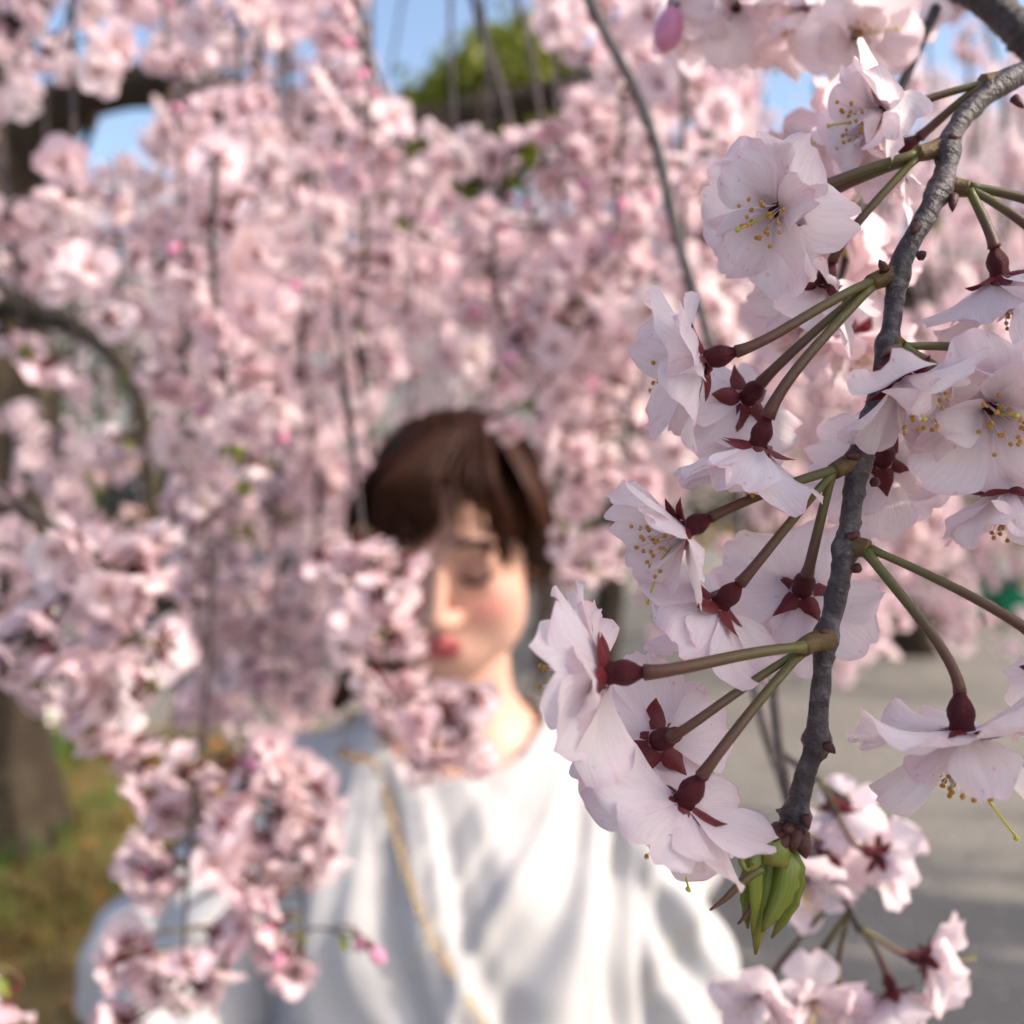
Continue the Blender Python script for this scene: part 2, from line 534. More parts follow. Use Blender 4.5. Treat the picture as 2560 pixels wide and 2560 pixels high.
def sepal_geo(rng, L=.0064, W=.0044):
    nv, nu = 7, 4
    s = np.linspace(0, 1, nv); a0 = 1.3 + rng.normal(0, .2); b = rng.normal(.35, .35)
    cum = np.cumsum(np.concatenate([[0], np.full(nv - 1, L / (nv - 1))]))
    r = .0021 + np.array([np.sum(np.sin(a0 + b * s[:i])) for i in range(nv)]) * L / (nv - 1)
    z = np.array([np.sum(np.cos(a0 + b * s[:i])) for i in range(nv)]) * L / (nv - 1)
    w = W * .5 * np.array([.80, 1.0, .98, .80, .56, .28, .03]) * (1 + rng.normal(0, .07, nv))
    V, U = [], []
    tw = rng.normal(0, .35)
    for i in range(nv):
        for a in np.linspace(-1, 1, nu + 1):
            h = (a * a - .5) * w[i] * .45 + a * w[i] * tw * s[i]
            th = a0 + b * s[i]
            V.append((r[i] - math.cos(th) * h, a * w[i], z[i] + math.sin(th) * h)); U.append((a * .5 + .5, s[i]))
    F = [(j * (nu + 1) + i, j * (nu + 1) + i + 1, (j + 1) * (nu + 1) + i + 1, (j + 1) * (nu + 1) + i) for j in range(nv - 1) for i in range(nu)]
    return np.array(V), F, np.array(U)


def stamen_geo(rng, n, bag=None, thin=.00014, ml=0, ma=1, sides=3, spread=.75):
    bag = bag or Bag()
    for i in range(n):
        az = rng.uniform(0, 6.28); an = rng.uniform(.08, spread); L = rng.uniform(.0065, .0115)
        d0 = np.array([math.sin(an * .4) * math.cos(az), math.sin(an * .4) * math.sin(az), math.cos(an * .4)])
        d1 = np.array([math.sin(an) * math.cos(az), math.sin(an) * math.sin(az), math.cos(an)])
        b = np.array([math.cos(az), math.sin(az), 0]) * .0013
        p = [b, b + d0 * L * .5, b + d0 * L * .5 + d1 * L * .5]
        v, f, u = tube(smooth_path(p, 4), thin, sides, False)
        bag.add(v, f, u, ml)
        c = p[2]
        v, f, u = lathe([(.0001, -.0005), (.00042, -.0003), (.00045, .0002), (.0001, .0005)], 5)
        q = frame(Vector(rng.normal(0, 1, 3)), 0, c)
        bag.add(xf(q, v), f, u, ma)
    return bag


def pistil_geo(L=.013, lean=(.2, 0)):
    p = smooth_path([(0, 0, -.001), (lean[0] * L * .3, lean[1] * L * .3, L * .5), (lean[0] * L, lean[1] * L, L)], 7)
    b = Bag(); v, f, u = tube(p, np.linspace(.00028, .00022, 7), 6); b.add(v, f, u)
    v, f, u = lathe([(.0001, -.0003), (.00055, 0), (.0006, .0003), (.0001, .0005)], 7); b.add(v + p[-1], f, u)
    return b


CALYX_ME = None


def near_flower(parent, pos, axis, seed, scale=1.0, op=1.0, n_out=6, n_in=7, stamens=26, roll=0.0, petals=None, pistil=None, sepal_back=0.0, mat='petal', fine=True):
    """a flower whose calyx, sepals, petals and stamens are objects of their own"""
    global CALYX_ME
    rng = np.random.default_rng(seed)
    if CALYX_ME is None:
        v, f, u = lathe([(a * .86, b * .88) for a, b in CALYX_PROF], 14); CALYX_ME = mesh_data('calyx', v, f, [M['calyx']], u)
    fl = obj('flower', CALYX_ME, parent, frame(axis, roll, Vector(pos) - parent.location, scale))
    for k in range(5):
        v, f, u = sepal_geo(rng)
        o = obj('sepal', mesh_data('sepal', v, f, [M['sepal']], u), fl, Matrix.Rotation(k * 2 * math.pi / 5 + rng.normal(0, .1), 4, 'Z'))
    for az, kw in (petals or petal_plan(rng, n_out, n_in, op)):
        v, f, u = petal_geo(rng=rng, nu=10 if fine else 6, nv=11 if fine else 7, **kw)
        obj('petal', mesh_data('petal', v, f, [M[mat]], u), fl, Matrix.Rotation(az, 4, 'Z'))
    if stamens:
        obj('stamens', stamen_geo(rng, stamens).data('stamens', [M['filament'], M['anther']]), fl)
        obj('pistil', pistil_geo(pistil or rng.uniform(.010, .013), rng.normal(0, .3, 2)).data('pistil', [M['pistil']]), fl)
    return fl


def flower_base(pos, axis, scale=1.0):
    return Vector(pos) - Vector(axis).normalized() * (.0061 * scale)


def near_stalk(parent, start, end, axis, r0=.0007, r1=.0010, sag=0.15):
    """pedicel from the spur to the foot of the calyx, arriving along the flower's axis"""
    s, e = Vector(start), Vector(end)
    ax = Vector(axis).normalized(); ln = (e - s).length
    c1 = s + (e - s) * .4 + Vector((0, 0, 1)) * ln * sag * .5
    c2 = e - ax * ln * .22
    t = np.linspace(0, 1, 16)[:, None]
    p = (1 - t) ** 3 * np.array(s) + 3 * (1 - t) ** 2 * t * np.array(c1) + 3 * (1 - t) * t * t * np.array(c2) + t ** 3 * np.array(e)
    p = p - np.array(parent.location)
    r = np.linspace(r0, r1, 16); r[-3:] *= (1.04, 1.12, 1.22); r[0] *= 1.3
    v, f, u = tube(p, r, 9)
    hr = np.random.default_rng(int(abs(e.x) * 1e6) % 99991)
    hv, hf, hu = [], [], []
    tg = np.gradient(p, axis=0); tg /= np.linalg.norm(tg, axis=1)[:, None]
    for k in range(170):                      # the fine down on the stalk
        i = int(hr.uniform(1, 15)); fr = hr.uniform(0, 1); c = p[i] * (1 - fr) + p[max(i - 1, 0)] * fr
        n = hr.normal(0, 1, 3); n -= tg[i] * n.dot(tg[i]); n /= np.linalg.norm(n) + 1e-9
        sd = np.cross(n, tg[i]) * .00003
        b0 = c + n * r[i] * .9; t0 = c + n * (r[i] + hr.uniform(.0002, .0005)) + tg[i] * hr.normal(0, .0002)
        m0 = len(v) + len(hv); hv += [b0 - sd, b0 + sd, t0]; hf.append((m0, m0 + 1, m0 + 2)); hu += [u[min(i * 9, len(u) - 1)]] * 3
    v = np.concatenate([v, hv]); f = f + hf; u = np.concatenate([u, hu])
    return obj('flower_stalk', mesh_data('flower_stalk', v, f, [M['stalk']], u), parent)


# flowers that stand out of focus: one mesh each, shared between alike ones
def whole_flower(seed, nu=4, nv=4, n_out=5, n_in=6, op=1.0, stam=9, scale=1.0, mat='petal_mid', stalk=0.0):
    rng = np.random.default_rng(seed); b = Bag()
    for az, kw in petal_plan(rng, n_out, n_in, op, 1.0, .55):
        v, f, u = petal_geo(rng=rng, nu=nu, nv=nv, **kw)
        b.add(xf(Matrix.Rotation(az, 4, 'Z'), v), f, u, 0)
    v, f, u = lathe(CALYX_PROF[::2] + [CALYX_PROF[-1]], 7); b.add(v, f, u, 1)
    for k in range(5):
        v, f, u = petal_geo(.0058, .0034, 1.4, .2, .1, 0, -.3, 0, rng, 2, 2, .0026)
        b.add(xf(Matrix.Rotation(k * 1.2566, 4, 'Z'), v), f, u, 1)
    if stam:
        sb = stamen_geo(rng, stam, None, .00022)
        b.add(np.concatenate(sb.v), sb.f, None, 2)
        b.m[-len(sb.f):] = [2 + x for x in sb.m]
    if stalk:
        t = np.linspace(0, 1, 6)
        bend = rng.normal(0, .25, 2)
        p = np.stack([bend[0] * stalk * t ** 2, bend[1] * stalk * t ** 2, -.009 - stalk * t], 1)
        v, f, u = tube(p[::-1], np.linspace(.0008, .0011, 6), 5); b.add(v, f, u, 4)
    b.v = [x * scale for x in b.v]
    return b.data('flower', [M[mat], M['calyx'], M['filament'], M['anther'], M['stalk']])


def whole_bud(seed):
    rng = np.random.default_rng(seed); b = Bag()
    v, f, u = lathe([(.0012, -.009), (.0017, -.0075), (.0028, -.005), (.003, -.003), (.0027, -.001)], 8); b.add(v, f, u, 1)
    v, f, u = lathe([(.0026, -.0012), (.0042, .003), (.0048, .007), (.0036, .0105), (.0012, .0125), (.0002, .013)], 10); b.add(v, f, u, 0)
    for k in range(5):
        v, f, u = petal_geo(.0062, .0034, .35, -.3, .1, 0, -.3, 0, rng, 2, 3, .0028)
        b.add(xf(Matrix.Rotation(k * 1.2566, 4, 'Z'), v), f, u, 1)
    return b.data('bud', [M['bud'], M['calyx']])


FLOWERS = [whole_flower(100 + i, op=[1.0, 1.25, 1.35, 1.1, .7, 1.3, .9][i % 7], n_in=[4, 6, 3, 5][i % 4]) for i in range(18)]
BUDS = [whole_bud(7), whole_bud(8)]
# ------------------------------------------------------------------ the setting: ground, pavement, planting bed
def sheet(name, pts, z, mat):
    v = [(x, y, z) for x, y in pts]
    return tag(obj(name, mesh_data(name, v, [tuple(range(len(v)))], [mat], smooth=False)), kind='structure')


sheet('ground', [(-400, -400), (400, -400), (400, 800), (-400, 800)], -0.02, M['soil'])
pavement = sheet('pavement', [(-60, -30), (60, -30), (60, 16), (-60, 16)], -0.004, M['asphalt'])

# raised planting bed round the trunk, edged with kerb stones
BX0, BX1, BY0, BY1 = -7.0, -0.75, 1.3, 5.05
rng = np.random.default_rng(3)
gx, gy = np.meshgrid(np.linspace(BX0, BX1, 60), np.linspace(BY0, BY1, 40))
gz = .05 + .02 * np.sin(gx * 2.1) * np.cos(gy * 1.7) + .03 * np.exp(-((gx + 2.1) ** 2 + (gy - 3.8) ** 2) / .8) + rng.normal(0, .006, gx.shape)
k = 60
F = np.array([(j * k + i, j * k + i + 1, (j + 1) * k + i + 1, (j + 1) * k + i) for j in range(39) for i in range(59)])
bed = tag(obj('planting_bed', mesh_data('planting_bed', np.stack([gx, gy, gz], -1).reshape(-1, 3), F, [M['soil']])), kind='structure')
kerb = tag(empty('kerb', (0, 0, 0)), kind='structure')
kb = Bag(); v, f = box((0, 0, 0), (.58, .14, .15)); v += np.where(v > 0, -1, 1) * 0.0
kb.add(v, f)
kerb_me = kb.data('kerb_stone', [M['kerb']], False)
def kerb_run(x0, y0, x1, y1):
    n = max(1, int(math.hypot(x1 - x0, y1 - y0) / .6))
    ang = math.atan2(y1 - y0, x1 - x0)
    for i in range(n):
        t = (i + .5) / n
        o = obj('kerb_stone', kerb_me, kerb)
        o.location = (x0 + (x1 - x0) * t + rng.normal(0, .004), y0 + (y1 - y0) * t + rng.normal(0, .004), .055 + rng.normal(0, .004))
        o.rotation_euler = (rng.normal(0, .012), rng.normal(0, .012), ang + rng.normal(0, .01))
        bv = o.modifiers.new('bevel', 'BEVEL'); bv.width = .012; bv.segments = 2
kerb_run(BX0, BY1, BX1, BY1)
kerb_run(BX1, BY1 - .1, BX1, BY0)
kerb_run(BX1, BY0, BX0, BY0)

def blades(n, seed, x0, x1, y0, y1, h0, h1, w, patch=True):
    r = np.random.default_rng(seed)
    x = r.uniform(x0, x1, n); y = r.uniform(y0, y1, n)
    if patch:
        d = np.sin(x * 2.3 + 1) + np.sin(y * 2.9 + x * 1.1) + np.sin(x * 6.1 - y * 5) * .7
        keep = d + r.normal(0, .6, n) > -.3
        x, y = x[keep], y[keep]; n = len(x)
    z = .045 + .02 * np.sin(x * 2.1) * np.cos(y * 1.7)
    h = r.uniform(h0, h1, n); a = r.uniform(0, 6.28, n); l = r.uniform(.2, .9, n) * h
    dx, dy = np.cos(a), np.sin(a); px, py = -dy * w, dx * w
    b = np.stack([x, y, z], 1)
    v = np.stack([b + np.stack([px, py, 0 * x], 1), b - np.stack([px, py, 0 * x], 1),
                  b + np.stack([dx * l * .4 - px * .7, dy * l * .4 - py * .7, h * .65], 1), b + np.stack([dx * l * .4 + px * .7, dy * l * .4 + py * .7, h * .65], 1),
                  b + np.stack([dx * l, dy * l, h], 1)], 1).reshape(-1, 3)
    i = np.arange(n)[:, None] * 5
    q = np.concatenate([i + [0, 1, 2], i + [0, 2, 3], i + [3, 2, 4]])
    return v, q

v, q = blades(34000, 5, BX0 + .1, BX1 - .08, BY0 + .1, BY1 - .1, .05, .17, .0042)
tag(obj('grass', mesh_data('grass', v, q, [M['grass']])), 'patchy short grass in the planting bed round the trunk', 'grass', kind='stuff')
r = np.random.default_rng(8)
n = 2600
c = np.stack([r.uniform(BX0 + .1, BX1 - .1, n), r.uniform(BY0 + .1, BY1 - .1, n), r.uniform(.055, .085, n)], 1)
a = r.uniform(0, 6.28, n); l = r.uniform(.022, .055, n)[:, None]
dx = np.stack([np.cos(a), np.sin(a), r.normal(0, .3, n)], 1) * l; dy = np.stack([-np.sin(a), np.cos(a), r.normal(0, .3, n)], 1) * l * .5
v = np.stack([c - dx, c - dy, c + dx, c + dy], 1).reshape(-1, 3)
v[:, 2] += r.uniform(0, .012, len(v))
q = np.arange(n)[:, None] * 4 + np.array([0, 1, 2, 3])
tag(obj('fallen_leaves', mesh_data('fallen_leaves', v, q, [M['dry']], smooth=False)), 'scattered brown and orange dry leaves lying in the grass', 'leaves', kind='stuff')

# ------------------------------------------------------------------ far vegetation
def leaf_cloud(r, centers, radii, n, size, flat=.5):
    """n small folded leaves spread through several lobes"""
    ci = r.choice(len(centers), n, p=np.array(radii) ** 2 / np.sum(np.array(radii) ** 2))
    d = r.normal(0, 1, (n, 3)); d /= np.linalg.norm(d, axis=1)[:, None]
    rad = np.array(radii)[ci] * r.uniform(.55, 1.05, n) * (1 + .22 * np.sin(d[:, 0] * 9 + ci) * np.cos(d[:, 1] * 7 + ci * 2))
    c = np.array(centers)[ci] + d * rad[:, None] * np.array([1, 1, flat + .3])
    a = r.normal(0, 1, (n, 3)); a /= np.linalg.norm(a, axis=1)[:, None]
    b = np.cross(a, r.normal(0, 1, (n, 3))); b /= np.linalg.norm(b, axis=1)[:, None] + 1e-9
    s = (size * r.uniform(.6, 1.3, n))[:, None]
    v = np.stack([c - a * s, c - b * s * .5, c + a * s, c + b * s * .5], 1).reshape(-1, 3)
    return v, np.arange(n)[:, None] * 4 + np.array([0, 1, 2, 3])


def far_tree(name, loc, h, rad, seed, mat, label, cat, size=.05, n=9000, trunk=.18, group=None, base=.35, lobes=11):
    r = np.random.default_rng(seed)
    t = tag(empty(name, loc), label, cat, group)
    p = smooth_path([(0, 0, -.05), (.05 * h * r.normal(), .03 * h, h * .3), (.05 * h * r.normal(), 0, h * .6), (0, 0, h * .85)], 12)
    b = Bag(); v, f, u = tube(p, np.linspace(trunk, trunk * .25, 12), 10); b.add(v, f, u)
    for i in range(7):
        a = r.uniform(0, 6.28); z = r.uniform(.35, .7) * h
        e = np.array([math.cos(a) * rad * .7, math.sin(a) * rad * .7, z + r.uniform(.05, .2) * h])
        v, f, u = tube(smooth_path([(0, 0, z * .8), e * [.5, .5, 0] + [0, 0, z], e], 7), np.linspace(trunk * .45, trunk * .08, 7), 6); b.add(v, f, u)
    obj('trunk', b.data('trunk', [M['bark']]), t)
    cs, rs = [], []
    for i in range(lobes):
        a = r.uniform(0, 6.28); q = r.uniform(.1, .75) * rad
        cs.append((math.cos(a) * q, math.sin(a) * q, h * r.uniform(base + .1, .88))); rs.append(rad * r.uniform(.25, .5))
    v, q = leaf_cloud(r, cs, rs, n, size)
    tag(obj('crown', mesh_data('crown', v, q, [mat], smooth=False), t), kind='stuff')
    return t


ev = far_tree('evergreen_tree', (-.45, 13.0, 0), 6.9, 2.6, 11, M['foliage'], 'tall yellow-green leafy tree rising behind the blossoms against the sky', 'tree', .085, 30000, .2, base=.3)
far_tree('evergreen_tree', (-9.5, 21, 0), 5.2, 2.8, 12, M['foliage_dark'], 'dark green far tree seen between the trunk and the woman', 'tree', .09, 9000)
far_tree('evergreen_tree', (7.5, 22, 0), 5.0, 3.0, 13, M['foliage_dark'], 'dark green far tree beyond the pavement behind the sharp branch', 'tree', .09, 9000)
HG = tag(empty('hedge', (0, 17.2, 0)), 'long dark green clipped hedge along the far side of the pavement', 'hedge')
r = np.random.default_rng(21)
cs = [(x, r.normal(0, .12), r.uniform(.35, 1.0)) for x in np.arange(-14, 14, .32)]
v, q = leaf_cloud(r, cs, [.42] * len(cs), 22000, .06)
tag(obj('foliage', mesh_data('foliage', v, q, [M['foliage_dark']], smooth=False), HG), kind='stuff')
b = Bag()
for x in np.arange(-14, 14, .5):
    vv, ff, uu = tube([(x, 0, -.05), (x + .03, .02, .5), (x, 0, .9)], [.02, .018, .01], 5); b.add(vv, ff, uu)
obj('stems', b.data('stems', [M['bark']]), HG)


def blossom_mass(r, pts, size):
    """loose little five-petalled blossoms, one mesh"""
    n = len(pts)
    a = r.normal(0, 1, (n, 3)); a /= np.linalg.norm(a, axis=1)[:, None]
    b = np.cross(a, r.normal(0, 1, (n, 3))); b /= np.linalg.norm(b, axis=1)[:, None] + 1e-9
    cc = np.cross(a, b)
    V = []
    for k in range(4):
        th = k * math.pi / 2 + r.uniform(0, .5, n)
        e1 = b * np.cos(th)[:, None] + cc * np.sin(th)[:, None]; e2 = -b * np.sin(th)[:, None] + cc * np.cos(th)[:, None]
        s = (size * r.uniform(.8, 1.2, n))[:, None]
        lift = a * (s * r.uniform(.1, .7, n)[:, None])
        V.append(np.stack([pts, pts + e1 * s * .6 + e2 * s * .42 + lift * .5, pts + e1 * s + lift, pts + e1 * s * .6 - e2 * s * .42 + lift * .5], 1))
    v = np.concatenate(V).reshape(-1, 3)
    return v, np.arange(len(v) // 4)[:, None] * 4 + np.array([0, 1, 2, 3])


def weeping_points(r, h, rad, n_str, per, zmin):
    """points along strands arching out of the top and hanging down"""
    pts, lines = [], []
    for i in range(n_str):
        a = r.uniform(0, 6.28); R = rad * math.sqrt(r.uniform(.03, 1))
        top = h * (1 - .28 * (R / rad) ** 2) + r.normal(0, .12)
        bot = max(zmin + r.uniform(0, 1.0), top - r.uniform(.8, 2.6))
        x0, y0 = math.cos(a) * R, math.sin(a) * R
        p = smooth_path([(x0 * .55, y0 * .55, top - .25), (x0 * .9, y0 * .9, top), (x0 * 1.02, y0 * 1.02, (top + bot) / 2), (x0 * 1.05, y0 * 1.05, bot)], 14)
        lines.append(p)
        t = r.uniform(2, 13, per); i0 = t.astype(int); f = (t - i0)[:, None]
        q = p[np.clip(i0, 0, 12)] * (1 - f) + p[np.clip(i0 + 1, 0, 13)] * f
        pts.append(q + r.normal(0, .035, q.shape))
    return np.concatenate(pts), lines


def far_cherry(loc, h, rad, seed, label, n_str=120, per=110, zmin=1.0, size=.020, trunk=.2, group=None):
    r = np.random.default_rng(seed)
    t = tag(empty('cherry_tree', loc), label, 'tree', group)
    pts, lines = weeping_points(r, h, rad, n_str, per, zmin)
    b = Bag(); v, f, u = tube(smooth_path([(0, 0, -.05), (.1, .05, h * .3), (-.05, .1, h * .6), (.05, 0, h * .85)], 12), np.linspace(trunk, trunk * .35, 12), 10); b.add(v, f, u)
    for i in range(9):
        a = i * .7 + r.normal(0, .1); e = np.array([math.cos(a) * rad * .6, math.sin(a) * rad * .6, h * .88])
        v, f, u = tube(smooth_path([(0, 0, h * .5), e * [.45, .45, .92], e], 8), np.linspace(trunk * .4, .02, 8), 6); b.add(v, f, u)
    obj('trunk', b.data('trunk', [M['bark']]), t)
    b = Bag()
    for p in lines:
        v, f, u = tube(p[::2], .006, 3, False); b.add(v, f, u)
    tag(obj('hanging_twigs', b.data('hanging_twigs', [M['bark']]), t), kind='stuff')
    v, q = blossom_mass(r, pts, size)
    tag(obj('crown', mesh_data('crown', v, q, [M['petal_far']], smooth=False), t), kind='stuff')
    return t


far_cherry((-3.2, 9.5, 0), 3.9, 2.8, 31, 'pale pink weeping cherry tree standing beyond the planting bed', 170, 150, .25)
far_cherry((3.0, 7.6, 0), 3.9, 2.4, 32, 'pale pink weeping cherry tree across the pavement behind the sharp branch', 190, 150, .15)
far_cherry((.6, 7.0, 0), 3.1, 1.5, 34, 'low pink weeping cherry tree directly behind the woman', 90, 140, .8, .020, .12)
# two trees beside the viewer, to the right: their trunks lay the dark bands of shade over the pavement
far_cherry((4.4, 2.35, 0), 4.6, 1.7, 35, 'weeping cherry tree standing to the side of the pavement, its shade falling across it', 70, 70, 2.9, .022, .20)
far_cherry((5.3, 1.55, 0), 5.0, 1.5, 36, 'taller weeping cherry tree further along the pavement edge', 60, 60, 3.2, .022, .20)

r = np.random.default_rng(9)
n = 2600
c = np.stack([r.uniform(-.6, 4.5, n), r.uniform(1.2, 8, n), np.full(n, .001)], 1)
a = r.uniform(0, 6.28, n); l = r.uniform(.005, .009, n)[:, None]
dx = np.stack([np.cos(a), np.sin(a), 0 * a], 1) * l; dy = np.stack([-np.sin(a), np.cos(a), 0 * a], 1) * l * .8
v = np.stack([c - dx, c - dy, c + dx, c + dy], 1).reshape(-1, 3); v[:, 2] += r.uniform(0, .005, len(v))
tag(obj('fallen_petals', mesh_data('fallen_petals', v, np.arange(n)[:, None] * 4 + np.array([0, 1, 2, 3]), [M['petal_far']])), 'pale fallen petals strewn over the grey pavement', 'petals', kind='stuff')

# low green container on the far side of the pavement
gl = P(2530, 1480, 9.0)
gt = tag(empty('green_bin', (gl.x + .25, gl.y, 0)), 'low emerald green lidded container on the pavement behind the blossoms', 'container')
b = Bag()
v, f = box((0, 0, .19), (.9, .45, .30)); v[:4, :2] *= .93; b.add(v, f)
bo = obj('bin_body', b.data('bin_body', [M['green_plastic']], False), gt); bv = bo.modifiers.new('bevel', 'BEVEL'); bv.width = .02; bv.segments = 2
b = Bag(); v, f = box((0, 0, .365), (.96, .5, .045)); b.add(v, f)
bo = obj('lid', b.data('lid', [M['dark_rubber']], False), gt); bv = bo.modifiers.new('bevel', 'BEVEL'); bv.width = .02; bv.segments = 2
for sx in (-.36, .36):
    for sy in (-.16, .16):
        b = Bag(); v, f, u = tube([(sx, sy, -.005), (sx, sy, .045)], .035, 10); b.add(v, f, u)
        obj('foot', b.data('foot', [M['dark_rubber']]), gt)
for x in (-.3, -.1, .1, .3):
    b = Bag(); v, f = box((x, -.226, .19), (.03, .02, .24)); b.add(v, f)
    obj('rib', b.data('rib', [M['green_plastic']], False), gt)
# ------------------------------------------------------------------ people: smooth bodies from blended volumes
def smin(a, b, k):
    h = np.clip(.5 + .5 * (b - a) / k, 0, 1)
    return b * (1 - h) + a * h - k * h * (1 - h)


def smax(a, b, k): return -smin(-a, -b, k)


def ell(p, c, r):
    q = (p - np.array(c, np.float32)) / np.array(r, np.float32)
    k0 = np.sqrt((q * q).sum(-1)); q2 = q / np.array(r, np.float32)
    k1 = np.sqrt((q2 * q2).sum(-1)) + 1e-9
    return k0 * (k0 - 1) / k1


def cap(p, a, b, ra, rb):
    a = np.array(a, np.float32); b = np.array(b, np.float32); ba = b - a
    t = np.clip(((p - a) @ ba) / (ba @ ba), 0, 1)
    return np.sqrt((((p - a) - t[..., None] * ba) ** 2).sum(-1)) - (ra + (rb - ra) * t)


def surface_nets(fn, xs, ys, zs):
    X, Y, Z = np.meshgrid(xs, ys, zs, indexing='ij')
    pts = np.stack([X, Y, Z], -1).astype(np.float32)
    vol = np.concatenate([fn(pts[i:i + 16]) for i in range(0, len(xs), 16)], 0)
    ins = vol < 0
    s = np.zeros(np.array(vol.shape) - 1, np.int8)
    cor = [(i, j, k) for i in (0, 1) for j in (0, 1) for k in (0, 1)]
    nx, ny, nz = s.shape
    for i, j, k in cor: s += ins[i:i + nx, j:j + ny, k:k + nz]
    act = np.argwhere((s > 0) & (s < 8))
    idx = -np.ones(s.shape, np.int64); idx[tuple(act.T)] = np.arange(len(act))
    acc = np.zeros((len(act), 3)); cnt = np.zeros(len(act))
    for c in cor:
        for ax in range(3):
            if c[ax]: continue
            d = list(c); d[ax] = 1
            a = act + np.array(c); b = act + np.array(d)
            va = vol[tuple(a.T)]; vb = vol[tuple(b.T)]
            m = (va < 0) != (vb < 0)
            t = np.where(m, va / np.where(m, va - vb, 1), 0)[:, None]
            p = pts[tuple(a.T)] * (1 - t) + pts[tuple(b.T)] * t
            acc[m] += p[m]; cnt[m] += 1
    verts = acc / cnt[:, None]
    quads = []
    for ax in range(3):
        o = [0, 1, 2]; o.remove(ax); u, w = o
        sl0 = [slice(None)] * 3; sl1 = [slice(None)] * 3
        sl0[ax] = slice(0, -1); sl1[ax] = slice(1, None)
        for q in o: sl0[q] = slice(1, -1); sl1[q] = slice(1, -1)
        A = ins[tuple(sl0)]; B = ins[tuple(sl1)]
        e = np.argwhere(A != B)
        fl = A[tuple(e.T)]
        base = e.copy(); base[:, u] += 1; base[:, w] += 1
        c = []
        for du, dw in ((-1, -1), (0, -1), (0, 0), (-1, 0)):
            t = base.copy(); t[:, u] += du; t[:, w] += dw
            c.append(idx[tuple(t.T)])
        q = np.stack(c, 1)
        flip = fl if ax != 1 else ~fl
        q[~flip] = q[~flip][:, ::-1]
        quads.append(q)
    return verts, np.concatenate(quads)


def relax(v, q, it=2, w=.5):
    n = len(v)
    for _ in range(it):
        acc = np.zeros((n, 3)); cnt = np.zeros(n)
        for k in range(4):
            a, b = q[:, k], q[:, (k + 1) % 4]
            np.add.at(acc, a, v[b]); np.add.at(cnt, a, 1)
            np.add.at(acc, b, v[a]); np.add.at(cnt, b, 1)
        v = v * (1 - w) + w * acc / np.maximum(cnt, 1)[:, None]
    return v


def vnormals(v, q):
    n = np.cross(v[q[:, 2]] - v[q[:, 0]], v[q[:, 3]] - v[q[:, 1]])
    out = np.zeros_like(v)
    for k in range(4): np.add.at(out, q[:, k], n)
    return out / (np.linalg.norm(out, axis=1)[:, None] + 1e-12)


def head_sdf(p):
    """head-local: face towards -Y, chin down, eyes at z = 0"""
    d = ell(p, (0, .012, .028), (.073, .090, .084))
    d = smin(d, ell(p, (0, -.022, -.028), (.062, .066, .076)), .03)
    d = smin(d, ell(p, (0, -.052, -.083), (.031, .031, .024)), .035)
    for s in (-1, 1):
        d = smin(d, ell(p, (s * .038, -.050, -.034), (.025, .027, .026)), .02)
        d = smin(d, ell(p, (s * .045, -.022, -.066), (.017, .032, .026)), .03)
        d = smax(d, -ell(p, (s * .031, -.103, .002), (.021, .020, .012)), .014)
        d = smin(d, ell(p, (s * .031, -.071, -.001), (.0145, .0155, .0135)), .005)
        d = smin(d, ell(p, (s * .075, .014, -.012), (.009, .017, .028)), .008)
        d = smin(d, ell(p, (s * .0105, -.094, -.0425), (.0075, .010, .0065)), .006)
        d = smin(d, cap(p, (s * .012, -.087, .022), (s * .042, -.076, .020), .006, .004), .012)
    d = smin(d, cap(p, (0, -.088, .010), (0, -.106, -.036), .0055, .0085), .010)
    d = smin(d, ell(p, (0, -.105, -.038), (.009, .009, .0075)), .006)
    d = smin(d, cap(p, (-.016, -.080, -.067), (0, -.0905, -.0640), .003, .0052), .005)
    d = smin(d, cap(p, (.016, -.080, -.067), (0, -.0905, -.0640), .003, .0052), .005)
    d = smin(d, cap(p, (-.013, -.081, -.0735), (.013, -.081, -.0735), .0058, .0058), .005)
    d = smax(d, -cap(p, (-.020, -.094, -.0687), (.020, -.094, -.0687), .0022, .0022), .004)
    return d


def skin_tint(lp, base):
    """lip, cheek and lid colour of the skin itself, in head-local coordinates"""
    t = np.ones((len(lp), 4)); t[:, :3] = base
    def put(w, c): t[:, :3] = t[:, :3] * (1 - w[:, None]) + np.array(c) * w[:, None]
    fr = (lp[:, 1] < -.03)
    for s in (-1, 1):
        d = np.sqrt(((lp[:, 0] - s * .041) / .026) ** 2 + ((lp[:, 2] + .034) / .022) ** 2)
        put(np.clip(1.2 - d, 0, 1) * .7 * fr, (.68, .27, .24))
        d = np.sqrt(((lp[:, 0] - s * .031) / .021) ** 2 + ((lp[:, 2] - .001) / .011) ** 2)
        put(np.clip(1.25 - d, 0, 1) * .5 * fr, (.34, .14, .11))
    lw = .0185 * np.sqrt(np.clip(1 - ((lp[:, 2] + .0695) / .0125) ** 2, 0, 1))
    put(np.clip((lw - np.abs(lp[:, 0])) / .003, 0, 1) * (lp[:, 1] < -.07), (.46, .10, .11))
    return t


def limb(p, pts, rs):
    d = None
    for i in range(len(pts) - 1):
        e = cap(p, pts[i], pts[i + 1], rs[i], rs[i + 1])
        d = e if d is None else smin(d, e, .02)
    return d


